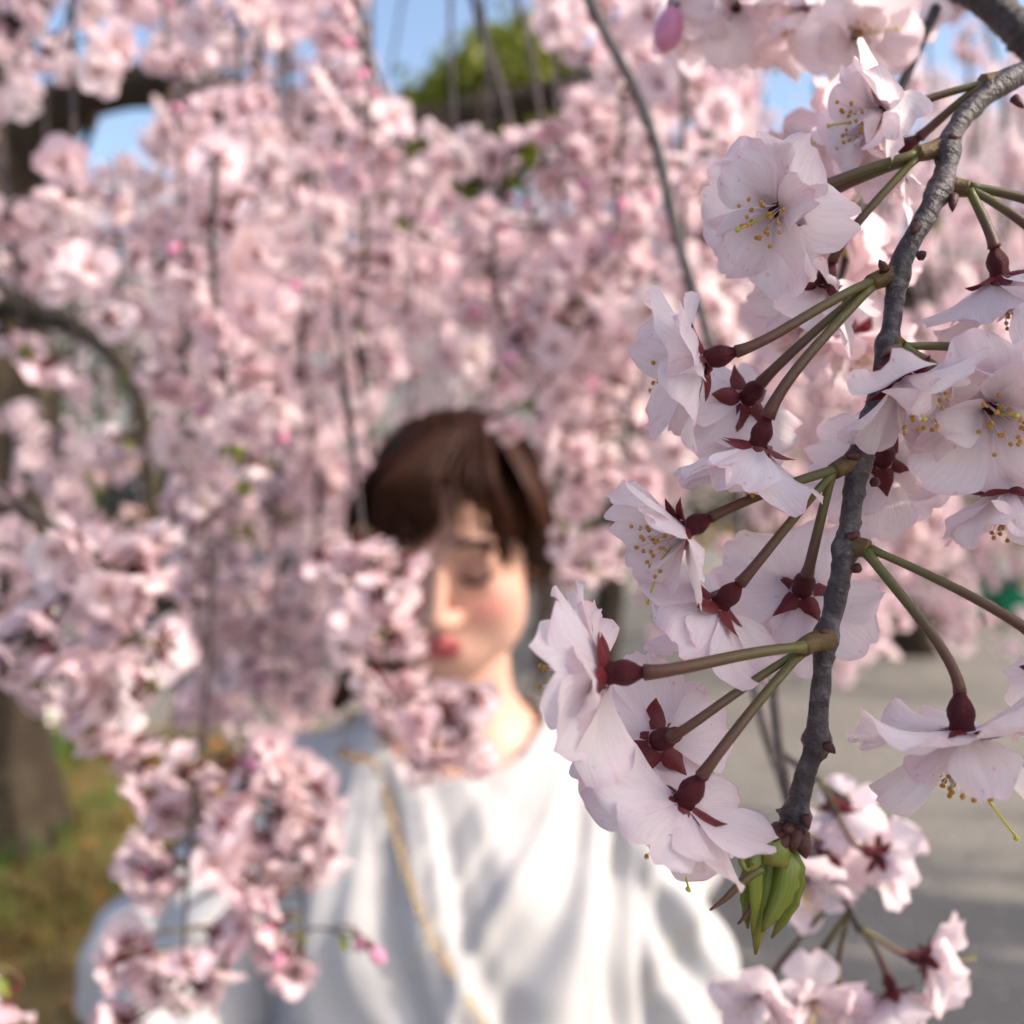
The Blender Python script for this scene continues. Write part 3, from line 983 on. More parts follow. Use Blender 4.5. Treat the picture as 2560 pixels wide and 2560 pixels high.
def hand_pts(w, dirv, side):
    """palm and five fingers from the wrist along dirv"""
    z = np.array(dirv, float); z /= np.linalg.norm(z)
    x = np.cross(z, (0, 1, .2)); x /= np.linalg.norm(x); y = np.cross(z, x)
    w = np.array(w, float)
    out = [((w, w + z * .075), (.020, .025), 1)]
    for i, (o, L) in enumerate(((-.027, .062), (-.009, .075), (.009, .080), (.027, .070))):
        a = w + z * .075 + x * o; b = a + z * L * .55 + y * .008 + x * o * .15; c = b + z * L * .4 + y * .02
        out.append(((a, b), (.0095, .0085), 0)); out.append(((b, c), (.0085, .007), 0))
    a = w + z * .025 - x * .024 * side; b = a + z * .035 - x * .026 * side; c = b + z * .03 - x * .006 * side
    out.append(((a, b), (.012, .010), 0)); out.append(((b, c), (.010, .008), 0))
    return out


class Figure:
    """a standing body; J maps joint names to points, all in the figure's own frame"""
    def __init__(s, J, head_m, hr=1.0, slim=1.0):
        s.J = {k: np.array(v, np.float32) for k, v in J.items()}
        s.hm = np.array(head_m); s.hi = np.linalg.inv(s.hm); s.hr = hr; s.k = slim
        s.hands = hand_pts(J['wr'], np.array(J['wr'], float) - np.array(J['er'], float), 1) + hand_pts(J['wl'], np.array(J['wl'], float) - np.array(J['el'], float), -1)

    def to_head(s, p): return (p @ s.hi[:3, :3].T.astype(np.float32) + s.hi[:3, 3].astype(np.float32))

    def torso(s, p, g=0.0):
        J = s.J; c = J['chest']; w = J['waist']; h = J['hip']; k = s.k
        d = ell(p, c, (.150 * k + g, .096 * k + g, .17 + g))
        d = smin(d, ell(p, w, (.118 * k + g, .084 * k + g, .15 + g)), .05)
        d = smin(d, ell(p, h, (.155 * k + g, .105 * k + g, .13 + g)), .05)
        d = smin(d, cap(p, J['sr'], J['sl'], .048 + g, .048 + g), .05)
        for q in (-1, 1): d = smin(d, ell(p, c + np.array([q * .065, -.062, -.02]), (.062 + g, .05 + g, .06 + g)), .03)
        return d

    def body(s, p):
        J = s.J
        d = head_sdf(s.to_head(p) / s.hr) * s.hr
        d = smin(d, cap(p, J['neck0'], J['neck1'], .047, .054), .02)
        d = smin(d, s.torso(p), .03)
        for q in 'rl':
            d = smin(d, limb(p, [J['s' + q], J['e' + q], J['w' + q]], [.046, .036, .024]), .02)
            d = smin(d, limb(p, [J['h' + q], J['k' + q], J['a' + q]], [.082, .055, .036]), .025)
            f = J['a' + q]
            d = smin(d, cap(p, f + np.array([0, .02, -.035]), f + np.array([0, -.14, -.05]), .035, .026), .02)
        for (a, b), (ra, rb), _ in s.hands: d = smin(d, cap(p, a, b, ra, rb), .006)
        return d


SKIN = (.62, .37, .285)


def build_body(fig, root, step, fine):
    lo = min(v[0] for v in fig.J.values()) - .14, max(v[0] for v in fig.J.values()) + .14
    hz = fig.hm[2][3]; hx, hy = fig.hm[0][3], fig.hm[1][3]
    def axis(a, b, f0, f1):
        out = [a]
        while out[-1] < b: out.append(out[-1] + (fine if f0 <= out[-1] <= f1 else step))
        return np.array(out, np.float32)
    ymin = min(v[1] for v in fig.J.values()) - .24; ymax = max(v[1] for v in fig.J.values()) + .16
    xs = axis(lo[0], lo[1], hx - .095, hx + .095); ys = axis(ymin, ymax, hy - .13, hy + .11); zs = axis(-.03, hz + .17, hz - .14, hz + .17)
    v, q = surface_nets(fig.body, xs, ys, zs)
    v = relax(v, q, 1, .4)
    lp = fig.to_head(v.astype(np.float32)) / fig.hr
    return obj('body', mesh_data('body', v, q, [M['skin']], tint=skin_tint(lp, SKIN)), root)


def build_cloth(name, fn, lo, hi, step, root, mat, cut=None, fold=None, it=2, thick=.002):
    xs, ys, zs = (np.arange(a, b, step, dtype=np.float32) for a, b in zip(lo, hi))
    v, q = surface_nets(fn, xs, ys, zs)
    v = relax(v, q, it)
    if fold is not None:
        v = v + vnormals(v, q) * fold(v)[:, None]
    if cut is not None:
        k = ~cut(v[q].mean(1)); q = q[k]
        use = np.unique(q); mp = -np.ones(len(v), np.int64); mp[use] = np.arange(len(use)); v = v[use]; q = mp[q]
    o = obj(name, mesh_data(name, v, q, [M[mat]]), root)
    if thick:
        s = o.modifiers.new('thickness', 'SOLIDIFY'); s.thickness = thick; s.offset = -1
    return o


def build_hair(root, hm, hr, seed, fringe=True, length=.19, nst=420, flare=False):
    """a shell over the skull with a fringe and side locks made of many strands"""
    r = np.random.default_rng(seed)
    hmn = np.array(hm)
    def shell(p):
        d = ell(p, (0, .018, .031), (.081, .098, .090))
        d = smin(d, ell(p, (0, .06, -.02), (.074, .055, .08)), .03)
        for s in (-1, 1):
            if flare and s > 0: d = smin(d, limb(p, [(.066, -.022, .050), (.081, -.008, .0), (.086, .012, -.028)], [.014, .012, .006]), .02)
            else: d = smin(d, limb(p, [(s * .066, -.022, .055), (s * .080, .0, -.01), (s * .076, .028, -.08), (s * .070, .035, -length * .8)], [.014, .012, .020, .012]), .02)
        if flare: d = smin(d, limb(p, [(-.072, .03, -.06), (-.086, .022, -.115), (-.122, .0, -.172)], [.020, .024, .010]), .02)
        d = smin(d, limb(p, [(0, .09, 0), (0, .085, -.09), (0, .075, -length * .85)], [.03, .03, .015]), .05)
        face = ell(p, (0.004, -.085, -.046), (.064, .07, .114))
        d = smax(d, -face, .012)
        return d
    ax = np.arange(-.16, .12, .005, dtype=np.float32); ay = np.arange(-.12, .15, .005, dtype=np.float32); az = np.arange(-length - .06, .16, .005, dtype=np.float32)
    v, q = surface_nets(shell, ax, ay, az); v = relax(v, q, 2)
    ang = np.arctan2(v[:, 0], v[:, 1] + .02)
    v = v + vnormals(v, q) * (.0022 * np.sin(ang * 34 + np.sin(v[:, 2] * 30) * 1.5) + .0018 * np.sin(ang * 71))[:, None]
    b = Bag()
    b.add(xf(hmn, v * hr), [tuple(f) for f in q])
    part = np.array([.016, -.03, .117])
    for i in range(nst):
        u = r.uniform(-1, 1); k = r.uniform(0, 1)
        if fringe and k < .45:      # fringe over the brow
            x = u * .058
            if .002 < x < .042 and r.uniform() < .8: continue
            zb = .044 - .042 * abs(x / .058) ** 1.5 + r.normal(0, .009)
            yy = -.093 + .30 * x * x / .058
            p = [part + [x * .35, r.normal(0, .004), -.004], (x * .8, -.078 + r.normal(0, .003), .086 - .1 * x * x / .058), (x, yy - .006, .056), (x * 1.08 + r.normal(0, .003), yy - .002, zb)]
        elif k < .8:                # side locks
            s = 1 if u > 0 else -1
            a = r.uniform(-.5, 1.0)
            L = length * r.uniform(.75, 1.05)
            if flare and s > 0 and a < .75:
                sp = smooth_path([part + [.02, r.uniform(0, .06), 0], (.074, -.03 + .07 * a, .066), (.084 + .003 * r.normal(), -.012 + .05 * a, .004), (.087 + .004 * r.normal(), .012 + .03 * a, -.026 + .012 * r.normal())], 10)
                v_, f_, u_ = tube(xf(hmn, sp * hr), np.linspace(.0017, .0004, 10) * r.uniform(.5, 1.3), 4, False); b.add(v_, f_, u_)
                continue
            if flare and s > 0: p_in = .8
            p = [part + [s * .02, r.uniform(0, .06), 0], (s * .074, -.03 + .07 * a, .066), (s * (.084 + .004 * r.normal()), -.012 + .06 * a, 0), (s * (.080 + .008 * r.normal()), .02 + .035 * a, -.09), (s * (.070 + .012 * r.normal()), .025 + .04 * a, -L)]
        else:                       # over the crown
            a = r.uniform(-2.6, 2.6)
            p = [part + [0, .03, 0], (math.sin(a) * .055, .03 + math.cos(a) * .065, .101), (math.sin(a) * .083, .025 + math.cos(a) * .098, .045), (math.sin(a) * .082, .028 + math.cos(a) * .09, -.05)]
        sp = smooth_path(p, 10)
        v_, f_, u_ = tube(xf(hmn, (sp + r.normal(0, .0012, 3)) * hr), np.linspace(.0016, .0004, 10) * r.uniform(.5, 1.3), 4, False)
        b.add(v_, f_, u_)
    return obj('hair', b.data('hair', [M['hair']]), root)


# ---- the woman behind the blossoms
WX = P(1140, 1400, .96)
W0 = Vector((WX.x, WX.y, 0))
HZ = WX.z + .018
woman = tag(empty('person', W0), 'brown-haired woman with downcast eyes in a loose white blouse, half hidden by blossoms', 'person')
hm = Matrix.Translation((0, 0, HZ)) @ Euler((math.radians(13), math.radians(1), math.radians(-6)), 'XYZ').to_matrix().to_4x4()
JW = dict(neck0=(0, .035, HZ - .07), neck1=(0, .055, HZ - .20), chest=(0, .055, HZ - .33), waist=(0, .06, HZ - .52), hip=(0, .06, HZ - .68),
          sr=(-.150, .06, HZ - .265), sl=(.155, .055, HZ - .25), er=(-.288, .045, HZ - .435), wr=(-.21, -.12, HZ - .62), el=(.215, .07, HZ - .47), wl=(.20, -.04, HZ - .69),
          hr=(-.085, .06, HZ - .74), kr=(-.085, .05, .44), ar=(-.085, .07, .085), hl=(.085, .06, HZ - .74), kl=(.09, .05, .44), al=(.09, .07, .085))
fw = Figure(JW, hm)
build_body(fw, woman, .0085, .004)
build_hair(woman, hm, 1.0, 4, True, .20, 1000, True)

def face_ribbon(name, pts, w, mat):
    v, f, u = tube(smooth_path(pts, 9), np.array([.3, .7, 1, 1, 1, 1, .9, .6, .25]) * w, 6)
    return obj(name, mesh_data(name, xf(hm, v), f, [M[mat]], u), woman)
for s in (-1, 1):
    face_ribbon('eyelashes', [(s * .0165, -.0835, -.0035), (s * .024, -.0885, -.0078), (s * .033, -.0885, -.0085), (s * .041, -.0835, -.006), (s * .0455, -.0785, -.003)], .0026, 'lash')
    face_ribbon('eyebrow', [(s * .014, -.0935, .0235), (s * .022, -.0925, .0275), (s * .033, -.0875, .0285), (s * .043, -.080, .025), (s * .048, -.0745, .021)], .0026, 'brow')

SRJ, SLJ = np.array(JW['sr']), np.array(JW['sl'])
def blouse_sdf(p):
    c = np.array([0, .055, 0], np.float32)
    d = fw.torso(p, .012)
    d = smin(d, ell(p, (0, .05, HZ - .60), (.205, .135, .26)), .06)
    d = smin(d, ell(p, (0, .045, HZ - .40), (.180, .125, .17)), .05)
    for q, wr in (('r', .088), ('l', .062)):
        J = fw.J
        d = smin(d, limb(p, [J['s' + q], J['s' + q] * .5 + J['e' + q] * .5, J['e' + q], J['e' + q] * .35 + J['w' + q] * .65, J['w' + q]], [.058, .070, wr * .86 + .008, wr * .8, .034]), .014)
    d = smax(d, (HZ - .80) - p[..., 2], .01)
    return d
def blouse_cut(c):
    n = np.array(JW['neck1'])
    e = ((c[:, 0] - n[0]) / .090) ** 2 + ((c[:, 1] - (n[1] - .035)) / .095) ** 2 + ((c[:, 2] - (HZ - .145)) / .082) ** 2
    low = c[:, 2] < HZ - .792
    wr = np.minimum(np.linalg.norm(c - np.array(JW['wr']), axis=1), np.linalg.norm(c - np.array(JW['wl']), axis=1)) < .048
    return (e < 1) | low | wr
def blouse_fold(v):
    x, y, z = v[:, 0], v[:, 1], v[:, 2] - HZ
    h = np.clip((-.17 - z) / .12, 0, 1)
    out = np.zeros(len(v))
    arm = np.clip((np.abs(x) - .165) / .03, 0, 1)
    for sx, w, fq, ph in ((-.10, 1.0, 17, .3), (.115, .85, 20, 1.1)):
        a = np.arctan2(x - sx, -.12 - z)
        rr = np.hypot(x - sx, z + .12)
        m = np.exp(-((x - sx) / .13) ** 2)
        a2 = a + .10 * np.sin(z * 14 + ph) + .05 * np.sin(x * 40)
        wv = np.sin(a2 * fq + ph)
        out += w * m * (.0085 * np.sign(wv) * np.abs(wv) ** .7 + .0045 * np.sin(a2 * fq * 2.3 + 2 * ph)) * np.clip(rr / .16, .12, 1.25)
    out += .004 * np.sin(x * 55 + z * 9) * np.clip((-z - .35) / .3, 0, 1)
    out *= h * (1 - .6 * arm)
    # creases running round and along the sleeves
    sl = arm * (.0080 * np.sin((z * .8 + np.abs(x)) * 75 + np.sin(y * 30) * 2) + .0070 * np.sin((z - np.abs(x) * .7) * 58 + np.sin(x * 45)))
    return out + sl
build_cloth('blouse', blouse_sdf, (-.46, -.30, HZ - .84), (.36, .26, HZ - .05), .0075, woman, 'white_cloth', blouse_cut, blouse_fold, 3, .0015)

def skirt_sdf(p):
    z = p[..., 2]; t = np.clip((HZ - .62 - z) / (HZ - .62 - .30), 0, 1)
    an = np.arctan2(p[..., 0], p[..., 1] - .06)
    rad = np.hypot(p[..., 0] / 1.25, (p[..., 1] - .06))
    d = rad - (.11 + .12 * t + .012 * t * np.sin(an * 14))
    return smax(smax(d, z - (HZ - .62), .01), .30 - z, .01) * .8
build_cloth('skirt', skirt_sdf, (-.40, -.30, .26), (.40, .42, HZ - .58), .011, woman, 'navy_skirt', it=1, thick=0)
for q in 'rl':
    f = JW['a' + q]; b = Bag()
    v, fc, u = tube(smooth_path([(f[0], f[1] + .07, .035), (f[0], f[1], .045), (f[0], f[1] - .1, .032), (f[0], f[1] - .175, .022)], 9), [.028, .042, .045, .044, .044, .044, .042, .036, .018], 10); b.add(v, fc, u)
    obj('shoe', b.data('shoe', [M['black_leather']]), woman)

# shoulder bag on a gold chain: hangs from her shoulder, so it is a thing of its own
bag = tag(empty('shoulder_bag', W0), 'small black shoulder bag on a gold chain strap worn across the white blouse', 'bag')
def front_y(x, z):
    ys = np.linspace(-.30, .05, 90, dtype=np.float32)
    d = blouse_sdf(np.stack([np.full(90, x), ys, np.full(90, z)], -1).astype(np.float32))
    i = np.argmax(d < 0)
    return float(ys[i]) if d[i] < 0 else -.1
def bpx(px, py):
    q = P(px, py, .86) - W0
    return q.x, q.z
way = [(862, 1890), (905, 2000), (955, 2120), (1010, 2260), (1075, 2390), (1150, 2520), (1240, 2660), (1350, 2800), (1470, 2920)]
pts = []
for px, py in way:
    x, z = bpx(px, py)
    y = front_y(x, z)
    pts.append((x, y - .009, z))
def top_z(x, y):
    zs = np.linspace(HZ - .10, HZ - .40, 120, dtype=np.float32)
    d = blouse_sdf(np.stack([np.full(120, x), np.full(120, y), zs], -1).astype(np.float32))
    return float(zs[int(np.argmax(d < 0))])
pts = [(pts[0][0] - .022, yy, top_z(pts[0][0] - .022, yy) + .006) for yy in (.10, .05, .01)] + pts + [(.235, .0, HZ - .80)]
cp = smooth_path(pts, 400)
seg = np.concatenate([[0], np.cumsum(np.linalg.norm(np.diff(cp, axis=0), axis=1))])
link_b = Bag()
th = np.linspace(0, 2 * math.pi, 15)
v, f, u = tube(np.stack([np.cos(th) * .0045, np.sin(th) * .0028, 0 * th], 1), .0008, 5, False)
link_b.add(v, f, u)
link_me = link_b.data('chain_link', [M['gold']])
for i, s in enumerate(np.arange(0, seg[-1], .0074)):
    k = min(np.searchsorted(seg, s), 398)
    t = Vector(cp[k + 1] - cp[max(k - 1, 0)]).normalized()
    n = Vector((0, -1, 0)); n = (n - t * n.dot(t)).normalized()
    if i % 2: n = t.cross(n)
    y = n.cross(t)
    m4 = Matrix(((t.x, y.x, n.x, cp[k][0]), (t.y, y.y, n.y, cp[k][1]), (t.z, y.z, n.z, cp[k][2]), (0, 0, 0, 1)))
    obj('chain_link', link_me, bag, m4)
b = Bag(); v, f = box((.245, .0, HZ - .885), (.06, .20, .15)); b.add(v, f)
o = obj('bag_body', b.data('bag_body', [M['black_leather']], False), bag); bv = o.modifiers.new('bevel', 'BEVEL'); bv.width = .015; bv.segments = 3
b = Bag(); v, f = box((.279, .0, HZ - .85), (.008, .19, .08)); b.add(v, f)
o = obj('flap', b.data('flap', [M['black_leather']], False), bag); bv = o.modifiers.new('bevel', 'BEVEL'); bv.width = .003; bv.segments = 2
b = Bag(); v, f = box((.286, .0, HZ - .875), (.008, .03, .018)); b.add(v, f)
obj('clasp', b.data('clasp', [M['gold']], False), bag)


# ---- two passers-by far behind, out of focus
def passer(loc, rotz, label, H, top, low, arm_r, arm_l, stride, seed, long_top, hairlen=.1, shoe='black_leather', hands_mat=None):
    root = tag(empty('person', loc), label, 'person'); root.rotation_euler = (0, 0, rotz)
    hz = H - .125
    hm_ = Matrix.Translation((0, 0, hz)) @ Euler((math.radians(6), 0, math.radians(4)), 'XYZ').to_matrix().to_4x4()
    J = dict(neck0=(0, .03, hz - .07), neck1=(0, .045, hz - .2), chest=(0, .045, hz - .34), waist=(0, .05, hz - .54), hip=(0, .05, hz - .70),
             sr=(-.165, .05, hz - .235), sl=(.165, .05, hz - .235), er=arm_r[0], wr=arm_r[1], el=arm_l[0], wl=arm_l[1],
             hr=(-.09, .05, hz - .76), kr=(-.09, -.02 - stride * .5, .47), ar=(-.09, .05 - stride, .085), hl=(.09, .05, hz - .76), kl=(.09, .02 + stride * .2, .47), al=(.09, .07 + stride, .085))
    fg = Figure(J, hm_)
    build_body(fg, root, .014, .0075)
    build_hair(root, hm_, 1.0, seed, True, hairlen, 120)
    def tops(p):
        d = fg.torso(p, .02)
        if long_top: d = smin(d, ell(p, (0, .05, hz - .72), (.19, .14, .42)), .08)
        for q in 'rl': d = smin(d, limb(p, [fg.J['s' + q], fg.J['e' + q], fg.J['e' + q] * .45 + fg.J['w' + q] * .55], [.062, .058, .05]), .03)
        return smax(d, (hz - (1.12 if long_top else .72)) - p[..., 2], .01)
    def tcut(c):
        e = (c[:, 0] / .085) ** 2 + ((c[:, 1] - .02) / .09) ** 2 + ((c[:, 2] - (hz - .15)) / .075) ** 2
        ends = np.minimum(np.linalg.norm(c - (np.array(arm_r[0]) * .35 + np.array(arm_r[1]) * .65), axis=1), np.linalg.norm(c - (np.array(arm_l[0]) * .35 + np.array(arm_l[1]) * .65), axis=1)) < .05
        return (e < 1) | ends | (c[:, 2] < hz - (1.11 if long_top else .71))
    def tfold(v): return .009 * np.sin(np.arctan2(v[:, 0], v[:, 1] - .05) * 11 + v[:, 2] * 6) * np.clip((hz - .3 - v[:, 2]) / .4, 0, 1.3) + .004 * np.sin(v[:, 2] * 60 + v[:, 0] * 40)
    xs = [a[0] for a in J.values()]; ysx = [a[1] for a in J.values()]
    build_cloth('top', tops, (min(xs) - .12, min(min(ysx), -.2) - .08, hz - 1.16), (max(xs) + .12, max(max(ysx), .2) + .1, hz - .08), .016, root, top, tcut, tfold, 2, .002)
    def trou(p):
        d = ell(p, J['hip'], (.175, .125, .15))
        for q in 'rl': d = smin(d, limb(p, [fg.J['h' + q], fg.J['k' + q], fg.J['a' + q]], [.105, .078, .062]), .02)
        return smax(smax(d, p[..., 2] - (hz - .64), .01), .09 - p[..., 2], .01)
    build_cloth('trousers', trou, (-.3, min(ysx) - .14, .05), (.3, max(ysx) + .14, hz - .6), .017, root, low, thick=0,
                fold=lambda v: .005 * np.sin(v[:, 2] * 35 + v[:, 0] * 20))
    for q in 'rl':
        f = J['a' + q]; b = Bag()
        v, fc, u = tube(smooth_path([(f[0], f[1] + .075, .035), (f[0], f[1], .05), (f[0], f[1] - .1, .036), (f[0], f[1] - .185, .024)], 9), [.03, .045, .049, .05, .05, .049, .046, .038, .02], 10); b.add(v, fc, u)
        obj('shoe', b.data('shoe', [M[shoe]]), root)
    return root

p2 = P(95, 1800, 5.72)
passer((p2.x, p2.y, 0), math.radians(70), 'passer-by in a long cream tunic with bent forearm, standing beside the trunk', 1.60, 'cream_cloth', 'cream_cloth',
       ((-.20, .06, 1.02), (-.15, -.20, .98)), ((.20, .05, 1.02), (.15, -.2, 1.02)), .05, 51, True, .1, 'shoe_white')
p3 = P(350, 1610, 7.9)
passer((p3.x, p3.y, 0), math.radians(80), 'passer-by in black jacket and dark trousers walking behind the planting bed', 1.68, 'black_cloth', 'black_cloth',
       ((-.22, .08, 1.10), (-.19, -.12, 1.05)), ((.21, .05, 1.10), (.17, -.17, 1.12)), .18, 52, False, .09)
# ------------------------------------------------------------------ the weeping cherry tree by the left edge
TREE_D = 3.75
tb = P(-45, 2150, TREE_D)
tree = tag(empty('cherry_tree', (tb.x, tb.y, 0)), 'weeping cherry tree with a dark arching limb, rooted in the grassy bed', 'tree')
TL = np.array(tree.location)


def wpath(px, n):
    """[(px, py, d, r)] -> smooth world path and radii"""
    q = np.array([[*P(a, b, d), r] for a, b, d, r in px])
    s = smooth_path(q, n)
    return s[:, :3], s[:, 3]


rng = np.random.default_rng(77)
pth = [(tb.x + .05, tb.y, -.08), (tb.x + .02, tb.y, .25), (tb.x, tb.y + .02, .9), (tb.x + .04, tb.y + .05, 1.7), (tb.x + .0, tb.y + .05, 2.4), (tb.x - .1, tb.y + .1, 3.1)]
pp = smooth_path(pth, 40) - TL
bm = 1 + .10 * np.sin(np.arange(16)[None] * 2.4 + np.arange(40)[:, None] * .3) + rng.normal(0, .03, (40, 16))
v, f, u = tube(pp, np.interp(np.linspace(0, 1, 40), [0, .08, .25, .6, 1], [.34, .27, .23, .21, .17]), 16, True, bm)
obj('trunk', mesh_data('trunk', v, f, [M['bark']], u), tree)


def limb_part(px, sides=10, n=40, name='limb'):
    p, r = wpath(px, n)
    bm = 1 + rng.normal(0, .05, (n, sides))
    v, f, u = tube(p - TL, r, sides, True, bm)
    obj(name, mesh_data(name, v, f, [M['bark']], u), tree)
    return p


limb1 = limb_part([(-40, 560, 3.8, .17), (40, 410, 3.75, .13), (120, 310, 3.7, .105), (230, 232, 3.6, .085), (350, 214, 3.5, .075), (520, 220, 3.4, .065), (660, 262, 3.3, .06), (830, 312, 3.2, .052), (1010, 318, 3.1, .046), (1230, 270, 3.0, .045), (1400, 232, 2.9, .04), (1650, 120, 2.8, .035)])
limb2 = limb_part([(-60, 700, 3.7, .06), (60, 775, 3.4, .045), (180, 815, 3.2, .036), (300, 905, 3.0, .030), (355, 1030, 2.95, .027), (368, 1180, 2.95, .024), (400, 1400, 2.95, .020), (470, 1600, 2.95, .013), (505, 1760, 2.95, .006)], 8)
limb3 = limb_part([(-30, 330, 3.8, .13), (10, 120, 3.7, .10), (110, -120, 3.3, .07), (400, -330, 2.7, .05), (800, -420, 2.1, .035), (1300, -420, 1.7, .025)], 8)
limb4 = limb_part([(-40, 60, 3.8, .12), (0, -250, 3.4, .09), (300, -600, 2.7, .06), (900, -900, 1.9, .045), (1700, -1100, 1.4, .035), (2600, -1000, 1.2, .025)], 8)


def cluster_mesh(seed):
    """a bunch of a few blossoms, as they hang together at one node"""
    r = np.random.default_rng(seed); B = Bag()
    for i in range(5):
        rr = np.random.default_rng(seed * 31 + i); b = Bag()
        for az, kw in petal_plan(rr, 5, 3, r.uniform(.85, 1.35), 1.0, .6):
            v, f, u = petal_geo(rng=rr, nu=2, nv=3, **kw); b.add(xf(Matrix.Rotation(az, 4, 'Z'), v), f, u, 0)
        v, f, u = lathe(CALYX_PROF[::3] + [CALYX_PROF[-1]], 5); b.add(v, f, u, 1)
        a = r.uniform(0, 6.28); ax = Vector((math.cos(a), math.sin(a), r.uniform(-1.1, .3)))
        L = r.uniform(.016, .034)
        pos = ax.normalized() * L
        m4 = frame(ax, r.uniform(0, 6), pos)
        vs = xf(m4, np.concatenate(b.v)); k = B.n
        B.add(vs, b.f, np.concatenate(b.u)); B.m[-len(b.f):] = b.m
        e = np.array(pos - ax.normalized() * .008)
        v, f, u = tube([(0, 0, 0), e * .5 + [0, 0, .002], e], .0009, 3, False); B.add(v, f, u, 2)
    return B.data('blossom_cluster', [M['petal_mid'], M['calyx'], M['stalk']])


CLUSTERS = [cluster_mesh(900 + i) for i in range(10)]


def leaf_mesh(seed):
    r = np.random.default_rng(seed); b = Bag()
    for k in range(3):
        s = np.linspace(0, 1, 6); L = r.uniform(.012, .022); V, U = [], []
        for i in range(6):
            w = .0042 * math.sin(math.pi * s[i] ** .8) + .0003
            for a in (-1, 0, 1): V.append((a * w, abs(a) * w * .9 + s[i] ** 2 * .004, s[i] * L)); U.append((a * .5 + .5, s[i]))
        F = [(i * 3 + j, i * 3 + j + 1, i * 3 + j + 4, i * 3 + j + 3) for i in range(5) for j in range(2)]
        b.add(xf(frame(Vector(r.normal(0, .5, 3)) + Vector((0, 0, 1)), r.uniform(0, 6)), V), F, U)
    return b.data('young_leaves', [M['leaf']])


LEAVES = [leaf_mesh(70 + i) for i in range(4)]


def in_hole(px, py):
    """openings in the blossom where sky, the leafy tree and the limb show"""
    for cx, cy, rx, ry in HOLES:
        if ((px - cx) / rx) ** 2 + ((py - cy) / ry) ** 2 < 1: return True
    return False


HOLES = [(1110, 60, 230, 170), (1230, 200, 230, 150), (265, 300, 150, 105), (300, 215, 110, 45), (620, 395, 42, 40), (735, 480, 48, 70), (345, 90, 40, 70), (560, 225, 90, 38), (60, 400, 90, 130), (2470, 330, 110, 90), (2330, 130, 70, 60), (290, 890, 110, 85), (170, 810, 110, 75), (50, 770, 90, 75), (352, 1040, 75, 100), (372, 1200, 70, 90), (190, 250, 110, 70), (90, 340, 100, 80), (410, 215, 60, 45), (400, 1400, 30, 60), (450, 1540, 30, 60), (620, 1330, 60, 60), (80, 1250, 70, 60), (640, 1010, 40, 70), (2500, 1480, 75, 60)]


def tree_strand(top, bot, d, n_nodes, seed, thin=False):
    """one hanging shoot of the tree: twig with bunches of blossom"""
    r = np.random.default_rng(seed)
    a = np.array(P(*top, d)); b = np.array(P(*bot, d + r.normal(0, .1)))
    mid = (a + b) / 2 + r.normal(0, .03, 3)
    p = smooth_path([a, mid, b], 16)
    if sum(in_hole(*proj(t)[:2]) for t in p) > 3: return
    v, f, u = tube(p - TL, np.linspace(.0045, .0015, 16), 5)
    tw = obj('hanging_branch', mesh_data('hanging_branch', v, f, [M['bark']], u), tree)
    for i in range(n_nodes):
        q = p[int(r.uniform(1, 15.9))] + r.normal(0, .012, 3)
        x, y, _ = proj(q)
        if in_hole(x, y): continue
        o = obj('blossom_cluster', CLUSTERS[r.integers(10)], tw)
        o.location = q - TL; o.rotation_euler = (r.normal(0, .25), r.normal(0, .25), r.uniform(0, 6.28))
        s = r.uniform(.8, 1.15); o.scale = (s, s, s)


rs = np.random.default_rng(5)
sid = 2000
for x in np.arange(-60, 2620, 78):
    for rep in range(3 if x > 380 else 2):
        sid += 1
        d = rs.uniform(1.25, 2.9)
        xx = x + rs.normal(0, 35)
        if 950 < xx < 1400 and rep: d = rs.uniform(1.9, 2.9)
        if xx < 420: y1 = rs.uniform(650, 1350)
        elif xx < 900: y1 = rs.uniform(850, 1720)
        elif xx < 1400: y1 = rs.uniform(850, 1350)
        elif xx < 1950: y1 = rs.uniform(900, 1660)
        else: y1 = rs.uniform(900, 1760)
        if rs.uniform() < .3: y1 *= .6
        y0 = rs.uniform(-260, 60) if rep else rs.uniform(150, 520)
        if xx > 1950: y0 += rs.uniform(0, 500)
        L = (y1 - y0) / 2560 * d
        tree_strand((xx, y0), (xx + rs.normal(30, 50), y1), d, int(L / (.042 if xx < 1900 else .052)) + 3, sid)


for i in range(16):
    sid += 1; d = rs.uniform(1.5, 2.7); xx = rs.uniform(1980, 2600); y0 = rs.uniform(700, 1000); y1 = rs.uniform(1400, 1720)
    tree_strand((xx, y0), (xx + rs.normal(10, 40), y1), d, int((y1 - y0) / 2560 * d / .04) + 3, sid)
for i in range(14):
    sid += 1; d = rs.uniform(1.2, 2.0); xx = rs.uniform(330, 800); y0 = rs.uniform(1150, 1400); y1 = rs.uniform(1680, 1840)
    tree_strand((xx, y0), (xx + rs.normal(10, 30), y1), d, int((y1 - y0) / 2560 * d / .05) + 3, sid)
for i in range(24):
    sid += 1; d = rs.uniform(1.15, 2.2); xx = rs.uniform(-60, 900); y0 = rs.uniform(800, 1100); y1 = rs.uniform(1450, 1740)
    tree_strand((xx, y0), (xx + rs.normal(10, 40), y1), d, int((y1 - y0) / 2560 * d / .045) + 3, sid)

